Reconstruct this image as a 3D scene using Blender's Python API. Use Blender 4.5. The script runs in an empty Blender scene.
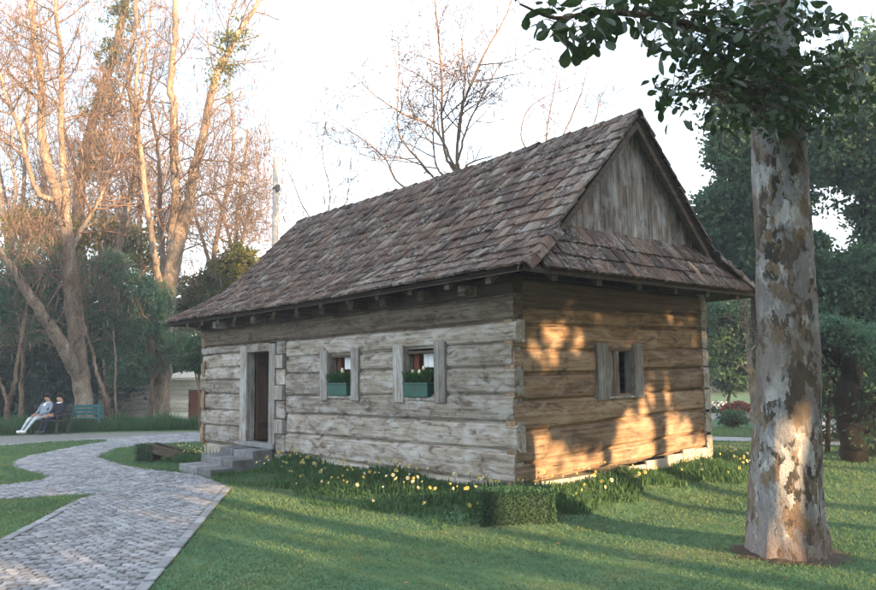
import bpy, bmesh, math, random
import numpy as np
from mathutils import Vector, Matrix
R = math.radians
scene = bpy.context.scene
COL = scene.collection

# ------------------------------------------------------------------ camera
CAM = np.array([6.9021, -7.0909, 1.7600])
YAW, PITCH, ROLL, FPX = -0.868431, 0.105420, -0.013902, 761.276
_fw = np.array([math.sin(YAW) * math.cos(PITCH), math.cos(YAW) * math.cos(PITCH), math.sin(PITCH)])
_r0 = np.array([math.cos(YAW), -math.sin(YAW), 0.0])
_u0 = np.cross(_r0, _fw)
_rt = _r0 * math.cos(ROLL) + _u0 * math.sin(ROLL)
_up = _u0 * math.cos(ROLL) - _r0 * math.sin(ROLL)
cam_data = bpy.data.cameras.new('camera')
cam_data.sensor_width = 36.0
cam_data.lens = FPX / 876 * 36
cam_data.clip_end = 2000
cam = bpy.data.objects.new('camera', cam_data)
COL.objects.link(cam)
cam.matrix_world = Matrix(((_rt[0], _up[0], -_fw[0], CAM[0]), (_rt[1], _up[1], -_fw[1], CAM[1]),
                           (_rt[2], _up[2], -_fw[2], CAM[2]), (0, 0, 0, 1)))
scene.camera = cam


def at(u, v, depth):
    """surveyed photo point at a known distance -> world position"""
    return CAM + depth * (_fw + _rt * (u - 438) / FPX - _up * (v - 295) / FPX)


def gnd(u, v):
    d = _fw + _rt * (u - 438) / FPX - _up * (v - 295) / FPX
    return CAM + d * (-CAM[2] / d[2])


# ------------------------------------------------------------------ light
SUN_EL, SUN_AZ = 10.0, 85.2          # azimuth clockwise from +Y
world = bpy.data.worlds.new('World')
scene.world = world
world.use_nodes = True
wn, wl = world.node_tree.nodes, world.node_tree.links
wn.clear()
sky = wn.new('ShaderNodeTexSky')
sky.sky_type = 'NISHITA'
sky.sun_disc = False
sky.sun_elevation = R(SUN_EL)
sky.sun_rotation = R(SUN_AZ)
sky.air_density = 1.0
sky.dust_density = 2.0
sky.ozone_density = 1.0
tc = wn.new('ShaderNodeTexCoord')
mp = wn.new('ShaderNodeMapping')
mp.inputs['Scale'].default_value = (1.0, 1.0, 2.2)
mp.inputs['Location'].default_value = (0.0, 1.3, 0.0)
wl.new(tc.outputs['Generated'], mp.inputs['Vector'])
nz = wn.new('ShaderNodeTexNoise')
nz.inputs['Scale'].default_value = 2.1
nz.inputs['Detail'].default_value = 6
nz.inputs['Roughness'].default_value = 0.6
wl.new(mp.outputs['Vector'], nz.inputs['Vector'])
rp = wn.new('ShaderNodeMapRange')
rp.inputs['From Min'].default_value = 0.37
rp.inputs['From Max'].default_value = 0.52
rp.inputs['To Min'].default_value = 0.04
rp.inputs['To Max'].default_value = 0.85
wl.new(nz.outputs['Fac'], rp.inputs['Value'])
mx = wn.new('ShaderNodeMix')
mx.data_type = 'RGBA'
wl.new(rp.outputs['Result'], mx.inputs['Factor'])
wl.new(sky.outputs['Color'], mx.inputs['A'])
mx.inputs['B'].default_value = (3.9, 4.5, 5.2, 1)     # thin lit cloud
bg = wn.new('ShaderNodeBackground')
bg.inputs['Strength'].default_value = 0.115
wl.new(mx.outputs['Result'], bg.inputs['Color'])
wo = wn.new('ShaderNodeOutputWorld')
wl.new(bg.outputs['Background'], wo.inputs['Surface'])

sun_data = bpy.data.lights.new('sun', 'SUN')
sun_data.energy = 5.0
sun_data.angle = R(0.6)
sun_data.color = (1.0, 0.66, 0.36)
sun = bpy.data.objects.new('sun', sun_data)
COL.objects.link(sun)
_to_sun = Vector((math.sin(R(SUN_AZ)) * math.cos(R(SUN_EL)), math.cos(R(SUN_AZ)) * math.cos(R(SUN_EL)), math.sin(R(SUN_EL))))
sun.rotation_euler = _to_sun.to_track_quat('Z', 'Y').to_euler()
sun.location = (40, 4, 20)

vs = scene.view_settings
vs.view_transform = 'Standard'
vs.look = 'None'
vs.gamma = 1.0
vs.use_curve_mapping = False
vs.exposure = 2.5

# ------------------------------------------------------------------ helpers
random.seed(7)
RNG = np.random.default_rng(11)


def tag(o, label=None, cat=None, group=None, kind=None):
    if label: o['label'] = label
    if cat: o['category'] = cat
    if group: o['group'] = group
    if kind: o['kind'] = kind
    return o


def empty(name, loc=(0, 0, 0), rz=0.0):
    o = bpy.data.objects.new(name, None)
    o.location = loc
    o.rotation_euler = (0, 0, rz)
    o.empty_display_size = 0.2
    COL.objects.link(o)
    return o


def link(name, mesh, parent=None):
    o = bpy.data.objects.new(name, mesh)
    COL.objects.link(o)
    if parent is not None: o.parent = parent
    return o


def np_mesh(name, V, F, mat=None, smooth=False, attr=None):
    V = np.asarray(V, dtype=np.float32)
    F = np.asarray(F, dtype=np.int32)
    me = bpy.data.meshes.new(name)
    k = F.shape[1]
    me.vertices.add(len(V))
    me.vertices.foreach_set('co', V.ravel())
    me.loops.add(F.size)
    me.loops.foreach_set('vertex_index', F.ravel())
    me.polygons.add(len(F))
    me.polygons.foreach_set('loop_start', np.arange(0, F.size, k, dtype=np.int32))
    me.polygons.foreach_set('loop_total', np.full(len(F), k, dtype=np.int32))
    if attr is not None:
        a = me.attributes.new('rnd', 'FLOAT', 'FACE')
        a.data.foreach_set('value', np.asarray(attr, dtype=np.float32))
    me.update(calc_edges=True)
    me.validate()
    if smooth: me.polygons.foreach_set('use_smooth', np.ones(len(me.polygons), dtype=bool))
    if mat: me.materials.append(mat)
    return me


class MB:
    """collects shapes of ONE piece"""
    def __init__(s): s.v, s.f = [], []

    def add(s, V, F):
        o = len(s.v)
        s.v += [tuple(map(float, p)) for p in V]
        s.f += [tuple(i + o for i in q) for q in F]
        return s

    def box(s, x0, x1, y0, y1, z0, z1):
        return s.add([(x0, y0, z0), (x1, y0, z0), (x1, y1, z0), (x0, y1, z0), (x0, y0, z1), (x1, y0, z1), (x1, y1, z1), (x0, y1, z1)],
                     [(0, 3, 2, 1), (4, 5, 6, 7), (0, 1, 5, 4), (1, 2, 6, 5), (2, 3, 7, 6), (3, 0, 4, 7)])

    def hexa(s, P):
        return s.add(P, [(0, 3, 2, 1), (4, 5, 6, 7), (0, 1, 5, 4), (1, 2, 6, 5), (2, 3, 7, 6), (3, 0, 4, 7)])

    def prism(s, poly, axis, a, b):
        n = len(poly)
        def P(q, t):
            return {'x': (t, q[0], q[1]), 'y': (q[0], t, q[1]), 'z': (q[0], q[1], t)}[axis]
        V = [P(q, a) for q in poly] + [P(q, b) for q in poly]
        F = [tuple(range(n))[::-1], tuple(range(n, 2 * n))] + [(i, (i + 1) % n, n + (i + 1) % n, n + i) for i in range(n)]
        return s.add(V, F)

    def tube(s, pts, rad, n=8, cap=True):
        V, F = tube_np(np.array(pts, float), np.array(rad, float), n)
        o = len(s.v)
        s.add(V, F.tolist())
        if cap:
            m = len(pts)
            s.f.append(tuple(o + i for i in range(n))[::-1])
            s.f.append(tuple(o + (m - 1) * n + i for i in range(n)))
        return s

    def build(s, name, mat, parent=None, bevel=0.0, smooth=False):
        me = bpy.data.meshes.new(name)
        me.from_pydata(s.v, [], s.f)
        if bevel > 0:
            bm = bmesh.new()
            bm.from_mesh(me)
            bmesh.ops.recalc_face_normals(bm, faces=bm.faces)
            bmesh.ops.bevel(bm, geom=list(bm.edges), offset=bevel, segments=1, affect='EDGES', clamp_overlap=True)
            bm.to_mesh(me)
            bm.free()
        me.update()
        if smooth: me.polygons.foreach_set('use_smooth', np.ones(len(me.polygons), dtype=bool))
        me.materials.append(mat)
        return link(name, me, parent)


def tube_np(P, r, n):
    m = len(P)
    T = np.gradient(P, axis=0)
    T /= np.linalg.norm(T, axis=1, keepdims=True) + 1e-9
    ref = np.array([0.31, 0.95, 0.05]) if abs(T[0][2]) > 0.7 else np.array([0.05, 0.03, 1.0])
    A = np.cross(T, ref)
    A /= np.linalg.norm(A, axis=1, keepdims=True) + 1e-9
    B = np.cross(T, A)
    a = np.arange(n) * 2 * math.pi / n
    V = P[:, None, :] + r[:, None, None] * (A[:, None, :] * np.cos(a)[None, :, None] + B[:, None, :] * np.sin(a)[None, :, None])
    i = np.arange(m - 1)[:, None] * n
    j = np.arange(n)[None, :]
    j2 = (j + 1) % n
    F = np.stack([i + j, i + j2, i + n + j2, i + n + j], axis=-1).reshape(-1, 4)
    return V.reshape(-1, 3), F


class Soup:
    """big numpy collections of quads (foliage, twigs, stones)"""
    def __init__(s): s.V, s.F, s.A, s.n = [], [], [], 0

    def add(s, V, F, a=None):
        F = np.asarray(F, np.int32)
        if F.shape[1] == 4 and a is not None:             # stones and tiles: plain triangles
            F = np.concatenate([F[:, [0, 1, 2]], F[F[:, 2] != F[:, 3]][:, [0, 2, 3]]])
        s.V.append(np.asarray(V, np.float32))
        s.F.append(F + s.n)
        s.n += len(V)
        if a is not None: s.A.append(np.full(len(F), a, np.float32))

    def tube(s, P, r, n=4): s.add(*tube_np(np.asarray(P, float), np.asarray(r, float), n))

    def build(s, name, mat, parent=None, smooth=False):
        if not s.V: return None
        me = np_mesh(name, np.concatenate(s.V), np.concatenate(s.F), mat, smooth, np.concatenate(s.A) if s.A else None)
        return link(name, me, parent)


def smooth_line(P, k=5):
    P = np.array(P, float)
    Q = np.vstack([2 * P[0] - P[1], P, 2 * P[-1] - P[-2]])
    out = []
    for i in range(1, len(Q) - 2):
        for t in np.linspace(0, 1, k, endpoint=False):
            a, b, c, d = Q[i - 1], Q[i], Q[i + 1], Q[i + 2]
            out.append(0.5 * (2 * b + (c - a) * t + (2 * a - 5 * b + 4 * c - d) * t * t + (3 * b - a - 3 * c + d) * t ** 3))
    out.append(P[-1])
    return np.array(out)


def rand_unit(n, rng):
    v = rng.normal(size=(n, 3))
    return v / (np.linalg.norm(v, axis=1, keepdims=True) + 1e-9)


def cards(C, size, rng, direc=None, spread=1.0, aspect=0.5, fold=0.12):
    """one small folded leaf per centre"""
    C = np.asarray(C, float)
    n = len(C)
    D = rand_unit(n, rng) * spread
    if direc is not None: D = D + np.asarray(direc, float)
    D /= np.linalg.norm(D, axis=1, keepdims=True) + 1e-9
    N = rand_unit(n, rng)
    N = N - (N * D).sum(1, keepdims=True) * D
    N /= np.linalg.norm(N, axis=1, keepdims=True) + 1e-9
    S = np.cross(D, N)
    L = (np.asarray(size) * np.ones(n))[:, None]
    w = L * aspect * 0.5
    p0 = C
    p1 = C + D * L * 0.45 + S * w + N * L * fold
    p2 = C + D * L
    p3 = C + D * L * 0.45 - S * w + N * L * fold
    V = np.stack([p0, p1, p2, p3], 1).reshape(-1, 3)
    F = np.arange(4 * n).reshape(n, 4)
    return V, F


def clumps(ells, n_clump, n_leaf, rng, spread=0.20, shell=0.25):
    """leaf centres in clumps spread through ellipsoids: [(centre, (rx,ry,rz)), ...]"""
    out = []
    for c, r in ells:
        c, r = np.array(c, float), np.array(r, float)
        d = rand_unit(n_clump, rng) * (shell + (1 - shell) * rng.random((n_clump, 1)) ** 0.5) * (0.75 + 0.55 * rng.random((n_clump, 1)))
        K = c + d * r
        q = np.repeat(K, n_leaf, axis=0) + rng.normal(size=(n_clump * n_leaf, 3)) * (r.mean() * spread) * np.array([1, 1, 0.7])
        out.append(q)
    return np.concatenate(out)


def grow(soup, rng, p, d, length, r, depth, tips, up=0.15, wander=0.35, kids=4, sides=5):
    m = 6
    P = [np.array(p, float)]
    d = np.array(d, float)
    d /= np.linalg.norm(d)
    for k in range(m - 1):
        d = d + rng.normal(size=3) * wander * 0.35 + np.array([0, 0, up * 0.25])
        d /= np.linalg.norm(d)
        P.append(P[-1] + d * length / (m - 1))
    P = np.array(P)
    rad = np.linspace(r, r * 0.4, m)
    soup.tube(P, rad, sides)
    tips.append(P[-1])
    if depth > 0:
        for k in range(kids):
            t = 0.25 + 0.75 * (k + rng.random()) / kids
            i = min(int(t * (m - 1)), m - 2)
            f = t * (m - 1) - i
            q = P[i] * (1 - f) + P[i + 1] * f
            ax = P[i + 1] - P[i]
            ax /= np.linalg.norm(ax)
            side = rand_unit(1, rng)[0]
            side = side - side.dot(ax) * ax
            side /= np.linalg.norm(side) + 1e-9
            nd = ax * 0.75 + side * 0.85
            grow(soup, rng, q, nd, length * (0.62 - 0.2 * t + 0.15 * rng.random()), max(rad[i] * 0.6, 0.0065), depth - 1, tips, up, wander, kids, max(3, sides - 1))


def polyline_samples(P, ts):
    P = np.asarray(P)
    L = np.concatenate([[0], np.cumsum(np.linalg.norm(np.diff(P, axis=0), axis=1))])
    s = np.asarray(ts) * L[-1]
    return np.stack([np.interp(s, L, P[:, k]) for k in range(3)], 1)


def in_poly(X, Y, poly):
    poly = np.asarray(poly)
    c = np.zeros(len(X), bool)
    j = len(poly) - 1
    for i in range(len(poly)):
        xi, yi = poly[i]
        xj, yj = poly[j]
        with np.errstate(divide='ignore', invalid='ignore'):
            k = ((yi > Y) != (yj > Y)) & (X < (xj - xi) * (Y - yi) / (yj - yi + 1e-12) + xi)
        c ^= k
        j = i
    return c


# ------------------------------------------------------------------ materials
class N:
    def __init__(s, name):
        s.m = bpy.data.materials.new(name)
        s.m.use_nodes = True
        s.t = s.m.node_tree
        s.t.nodes.clear()
        s.out = s.t.nodes.new('ShaderNodeOutputMaterial')

    def n(s, typ, **kw):
        o = s.t.nodes.new('ShaderNode' + typ)
        for k, v in kw.items(): setattr(o, k, v)
        return o

    def put(s, sock, v):
        if hasattr(v, 'is_output'): s.t.links.new(v, sock)
        elif isinstance(v, (tuple, list)) and len(v) == 3 and sock.type == 'RGBA': sock.default_value = (*v, 1)
        else: sock.default_value = v

    def coords(s, scale=(1, 1, 1), rot=(0, 0, 0), kind='Object'):
        t = s.n('TexCoord')
        m = s.n('Mapping')
        m.inputs['Scale'].default_value = scale
        m.inputs['Rotation'].default_value = rot
        s.t.links.new(t.outputs[kind], m.inputs['Vector'])
        return m.outputs['Vector']

    def noise(s, vec, scale=5, detail=5, rough=0.6, dist=0.0):
        o = s.n('TexNoise')
        s.put(o.inputs['Vector'], vec)
        o.inputs['Scale'].default_value = scale
        o.inputs['Detail'].default_value = detail
        o.inputs['Roughness'].default_value = rough
        o.inputs['Distortion'].default_value = dist
        return o.outputs['Fac']

    def voro(s, vec, scale=5, feature='F1', out='Color', rnd=1.0):
        o = s.n('TexVoronoi')
        o.feature = feature
        s.put(o.inputs['Vector'], vec)
        o.inputs['Scale'].default_value = scale
        o.inputs['Randomness'].default_value = rnd
        return o.outputs[out]

    def ramp(s, fac, stops, interp='LINEAR'):
        o = s.n('ValToRGB')
        o.color_ramp.interpolation = interp
        e = o.color_ramp.elements
        while len(e) < len(stops): e.new(0.5)
        for i, (p, c) in enumerate(stops):
            e[i].position = p
            c = (c, c, c) if isinstance(c, (int, float)) else c
            e[i].color = (*c, 1)
        s.put(o.inputs['Fac'], fac)
        return o.outputs['Color']

    def mix(s, fac, a, b, blend='MIX'):
        o = s.n('Mix', data_type='RGBA')
        o.blend_type = blend
        s.put(o.inputs['Factor'], fac)
        s.put(o.inputs['A'], a)
        s.put(o.inputs['B'], b)
        return o.outputs['Result']

    def math(s, op, a, b=0.0):
        o = s.n('Math', operation=op)
        s.put(o.inputs[0], a)
        s.put(o.inputs[1], b)
        return o.outputs[0]

    def bump(s, h, strength=0.5, dist=0.02):
        o = s.n('Bump')
        o.inputs['Strength'].default_value = strength
        o.inputs['Distance'].default_value = dist
        s.put(o.inputs['Height'], h)
        return o.outputs['Normal']

    def objrnd(s): return s.n('ObjectInfo').outputs['Random']

    def attr(s, name):
        o = s.n('Attribute')
        o.attribute_name = name
        return o.outputs['Fac']

    def hsv(s, col, h=0.5, sat=1.0, val=1.0):
        o = s.n('HueSaturation')
        s.put(o.inputs['Hue'], h)
        s.put(o.inputs['Saturation'], sat)
        s.put(o.inputs['Value'], val)
        s.put(o.inputs['Color'], col)
        return o.outputs['Color']

    def surf(s, color, rough=0.85, normal=None, spec=0.3, metal=0.0):
        b = s.n('BsdfPrincipled')
        s.put(b.inputs['Base Color'], color)
        s.put(b.inputs['Roughness'], rough)
        b.inputs['Specular IOR Level'].default_value = spec
        b.inputs['Metallic'].default_value = metal
        if normal is not None: s.put(b.inputs['Normal'], normal)
        s.t.links.new(b.outputs[0], s.out.inputs['Surface'])
        return s.m


def m_wood(name, axis, dark, mid, light, pale=None, stain=(0.08, 0.055, 0.04), stain_amt=0.55, grain=22):
    k = N(name)
    sc = [grain, grain, grain]
    sc['xyz'.index(axis)] = 0.9
    info = k.objrnd()
    v = k.coords(tuple(sc))
    off = k.n('VectorMath', operation='ADD')
    k.put(off.inputs[0], v)
    cmb = k.n('CombineXYZ')
    sh = k.math('MULTIPLY', info, 37.0)
    for i in range(3): k.put(cmb.inputs[i], sh)
    k.put(off.inputs[1], cmb.outputs[0])
    g = k.noise(off.outputs[0], 1.0, 7, 0.68, 0.35)
    col = k.ramp(g, [(0.30, dark), (0.48, mid), (0.68, light)])
    v2 = k.coords(tuple(1.0 if 'xyz'[i] == axis else 2.6 for i in range(3)))
    big = k.noise(v2, 1.7, 6, 0.65, 0.6)
    if pale is not None:
        col = k.mix(k.ramp(big, [(0.47, 0.0), (0.62, 0.85)]), col, k.mix(g, tuple(c * 0.62 for c in pale), pale))
    st = k.noise(v2, 2.6, 7, 0.7, 0.8)
    col = k.mix(k.math('MULTIPLY', k.ramp(st, [(0.50, 0.0), (0.66, 1.0)]), stain_amt), col, stain)
    cr = k.noise(off.outputs[0], 2.6, 3, 0.6, 0.2)
    crack = k.ramp(cr, [(0.30, 1.0), (0.37, 0.0)])
    col = k.mix(k.math('MULTIPLY', crack, 0.85), col, tuple(c * 0.35 for c in dark))
    col = k.hsv(col, 0.5, 1.0, k.math('ADD', k.math('MULTIPLY', info, 0.5), 0.75))
    h = k.math('SUBTRACT', k.math('MULTIPLY', g, 0.8), crack)
    return k.surf(col, 0.9, k.bump(h, 0.7, 0.012), 0.2)


M = {}
M['log_x'] = m_wood('weathered_log_front', 'x', (0.12, 0.098, 0.076), (0.255, 0.22, 0.18), (0.36, 0.32, 0.275), (0.49, 0.47, 0.44), (0.075, 0.05, 0.035), 0.9)
M['log_y'] = m_wood('brown_log_gable', 'y', (0.085, 0.052, 0.03), (0.19, 0.125, 0.075), (0.30, 0.21, 0.135), (0.36, 0.27, 0.185), (0.05, 0.034, 0.026), 0.7)
M['board_z'] = m_wood('grey_gable_board', 'z', (0.055, 0.042, 0.034), (0.15, 0.12, 0.10), (0.29, 0.26, 0.235), (0.38, 0.365, 0.35), (0.075, 0.042, 0.025), 0.75)
M['jamb_z'] = m_wood('grey_frame_post', 'z', (0.11, 0.095, 0.08), (0.24, 0.22, 0.195), (0.38, 0.36, 0.335), (0.46, 0.455, 0.44), (0.10, 0.07, 0.045), 0.5)
M['log_x_brown'] = m_wood('sheltered_shaded_brown_log', 'x', (0.07, 0.05, 0.036), (0.145, 0.108, 0.08), (0.22, 0.175, 0.135), (0.27, 0.235, 0.195), (0.04, 0.03, 0.024), 0.8)  # sheltered wood stays brown; the eave's shade is put into the tone too
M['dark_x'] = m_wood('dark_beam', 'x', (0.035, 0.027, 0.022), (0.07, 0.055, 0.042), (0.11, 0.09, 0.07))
M['dark_y'] = m_wood('dark_rafter', 'y', (0.04, 0.03, 0.024), (0.08, 0.06, 0.046), (0.13, 0.10, 0.08))
M['door_wood'] = m_wood('dark_door_plank', 'z', (0.03, 0.02, 0.016), (0.07, 0.045, 0.032), (0.12, 0.075, 0.05))
M['red_wood'] = m_wood('reddish_inner_wood', 'z', (0.10, 0.035, 0.022), (0.20, 0.07, 0.045), (0.28, 0.11, 0.07))
M['shed_white'] = m_wood('whitewashed_plank', 'x', (0.56, 0.52, 0.44), (0.74, 0.70, 0.60), (0.82, 0.79, 0.70), stain_amt=0.15, grain=12)
M['shed_grey'] = m_wood('grey_plank', 'x', (0.10, 0.09, 0.08), (0.18, 0.165, 0.14), (0.27, 0.25, 0.21), grain=12)


def m_tile(name, src):
    k = N(name)
    rnd = k.objrnd() if src == 'object' else k.attr('rnd')
    v = k.coords((1, 1, 1), kind='Object')
    base = k.ramp(rnd, [(0.0, (0.042, 0.030, 0.026)), (0.25, (0.080, 0.050, 0.040)), (0.5, (0.118, 0.069, 0.050)), (0.72, (0.100, 0.075, 0.064)), (0.88, (0.165, 0.102, 0.070)), (1.0, (0.24, 0.205, 0.18))])
    geo = k.n('NewGeometry')
    fine = k.noise(geo.outputs['Position'], 34, 6, 0.7, 0.3)
    col = k.mix(0.55, base, k.ramp(fine, [(0.3, 0.25), (0.7, 1.1)]), 'MULTIPLY')
    patch = k.noise(geo.outputs['Position'], 2.1, 6, 0.7, 0.5)
    lich = k.noise(geo.outputs['Position'], 15, 5, 0.7, 0.4)
    f = k.math('MULTIPLY', k.ramp(patch, [(0.42, 0.0), (0.60, 1.0)]), k.ramp(lich, [(0.50, 0.0), (0.60, 0.8)]))
    col = k.mix(f, col, (0.30, 0.285, 0.26))
    moss = k.noise(geo.outputs['Position'], 5.3, 6, 0.7, 0.4)
    col = k.mix(k.ramp(moss, [(0.58, 0.0), (0.72, 0.55)]), col, (0.055, 0.05, 0.03))
    h = k.math('ADD', fine, k.math('MULTIPLY', lich, 0.4))
    return k.surf(col, 0.9, k.bump(h, 0.7, 0.012), 0.2)


M['tile_obj'] = m_tile('roof_tile_single', 'object')
M['tile_soup'] = m_tile('roof_tile_field', 'attr')


def m_stone(name, c1, c2, scale=6, src=None, spec=0.25, bump=0.5):
    k = N(name)
    geo = k.n('NewGeometry')
    a = k.noise(geo.outputs['Position'], scale, 7, 0.68, 0.2)
    b = k.noise(geo.outputs['Position'], scale * 7, 5, 0.7)
    col = k.ramp(a, [(0.3, c1), (0.7, c2)])
    col = k.mix(0.35, col, k.ramp(b, [(0.3, 0.45), (0.7, 1.2)]), 'MULTIPLY')
    if src:
        rnd = k.objrnd() if src == 'object' else k.attr('rnd')
        col = k.hsv(col, k.math('ADD', k.math('MULTIPLY', rnd, 0.02), 0.49), 1.0, k.math('ADD', k.math('MULTIPLY', rnd, 0.55), 0.70))
    return k.surf(col, 0.85, k.bump(k.math('ADD', a, k.math('MULTIPLY', b, 0.5)), bump, 0.01), spec)


M['sett_obj'] = m_stone('paving_sett_single', (0.16, 0.165, 0.18), (0.31, 0.31, 0.318), 2.2, 'object')
M['sett_soup'] = m_stone('paving_sett_field', (0.16, 0.165, 0.18), (0.31, 0.31, 0.318), 2.2, 'attr')
M['joint'] = m_stone('path_joint_sand', (0.10, 0.105, 0.095), (0.22, 0.215, 0.20), 5)
M['road'] = m_stone('pale_asphalt', (0.20, 0.20, 0.20), (0.29, 0.285, 0.275), 3)
M['step'] = m_stone('grey_step_stone', (0.10, 0.105, 0.11), (0.24, 0.24, 0.24), 5, 'object')
M['plinth'] = m_stone('limewashed_plinth', (0.27, 0.245, 0.20), (0.48, 0.44, 0.37), 2.4)
M['concrete'] = m_stone('concrete_pole', (0.24, 0.235, 0.225), (0.36, 0.35, 0.33), 4)
M['soil'] = m_stone('dark_mulch', (0.03, 0.022, 0.016), (0.085, 0.06, 0.042), 14)


def m_leaf(name, c1, c2, scale=6.0, trans=0.35, spec=0.25, rough=0.55):
    k = N(name)
    geo = k.n('NewGeometry')
    a = k.noise(geo.outputs['Position'], scale, 4, 0.75)
    col = k.ramp(a, [(0.32, c1), (0.68, c2)])
    b = k.n('BsdfPrincipled')
    k.put(b.inputs['Base Color'], col)
    b.inputs['Roughness'].default_value = rough
    b.inputs['Specular IOR Level'].default_value = spec
    t = k.n('BsdfTranslucent')
    k.put(t.inputs['Color'], k.hsv(col, 0.49, 1.1, 1.25))
    mxs = k.n('MixShader')
    mxs.inputs[0].default_value = trans
    k.t.links.new(b.outputs[0], mxs.inputs[1])
    k.t.links.new(t.outputs[0], mxs.inputs[2])
    k.t.links.new(mxs.outputs[0], k.out.inputs['Surface'])
    return k.m


M['grass'] = m_leaf('mown_grass', (0.064, 0.145, 0.078), (0.15, 0.205, 0.09), 1.3, 0.42, 0.15)
M['bed_leaf'] = m_leaf('strappy_bed_leaf', (0.03, 0.085, 0.036), (0.075, 0.15, 0.055), 9, 0.4)
M['hedge_leaf'] = m_leaf('clipped_hedge_leaf', (0.022, 0.07, 0.034), (0.05, 0.115, 0.05), 30, 0.2)
M['mag_leaf'] = m_leaf('large_glossy_leaf', (0.010, 0.026, 0.012), (0.055, 0.095, 0.032), 8, 0.3, 0.5, 0.4)
M['dark_leaf'] = m_leaf('dark_evergreen_leaf', (0.026, 0.068, 0.044), (0.085, 0.145, 0.062), 1.6, 0.4)
M['wisp_leaf'] = m_leaf('wispy_evergreen_leaf', (0.06, 0.14, 0.10), (0.15, 0.235, 0.125), 1.3, 0.45)
M['sun_leaf'] = m_leaf('olive_leaf', (0.07, 0.085, 0.022), (0.17, 0.16, 0.045), 1.4, 0.4)
M['moss'] = m_leaf('hanging_moss', (0.12, 0.085, 0.065), (0.25, 0.18, 0.135), 3, 0.35)
M['dry_leaf'] = m_leaf('dry_brown_leaf', (0.13, 0.07, 0.045), (0.29, 0.17, 0.105), 4, 0.35)
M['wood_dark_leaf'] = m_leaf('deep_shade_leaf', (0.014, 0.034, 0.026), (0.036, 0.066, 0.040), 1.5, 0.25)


def m_bark(name, c1, c2, c3, scale=3.0):
    k = N(name)
    geo = k.n('NewGeometry')
    mp_ = k.n('Mapping')
    mp_.inputs['Scale'].default_value = (1.0, 1.0, 0.35)
    k.put(mp_.inputs['Vector'], geo.outputs['Position'])
    a = k.noise(mp_.outputs[0], scale, 7, 0.7, 0.6)
    b = k.noise(mp_.outputs[0], scale * 9, 6, 0.75, 0.4)
    col = k.ramp(a, [(0.34, c1), (0.5, c2), (0.66, c3)])
    col = k.mix(0.7, col, k.ramp(b, [(0.34, 0.25), (0.62, 1.15)]), 'MULTIPLY')
    return k.surf(col, 0.95, k.bump(k.math('ADD', a, b), 1.0, 0.06), 0.1)


M['bark_pale'] = m_bark('pale_bark', (0.15, 0.11, 0.08), (0.30, 0.23, 0.175), (0.46, 0.39, 0.31), 2.5)
M['bark_brown'] = m_bark('brown_bark', (0.09, 0.06, 0.045), (0.21, 0.145, 0.10), (0.36, 0.27, 0.19), 3)
M['bark_dark'] = m_bark('dark_bark', (0.014, 0.013, 0.012), (0.028, 0.025, 0.021), (0.05, 0.043, 0.035), 4)
M['bark_grey'] = m_bark('grey_twig_bark', (0.13, 0.085, 0.06), (0.25, 0.165, 0.12), (0.36, 0.26, 0.19), 4)


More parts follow.
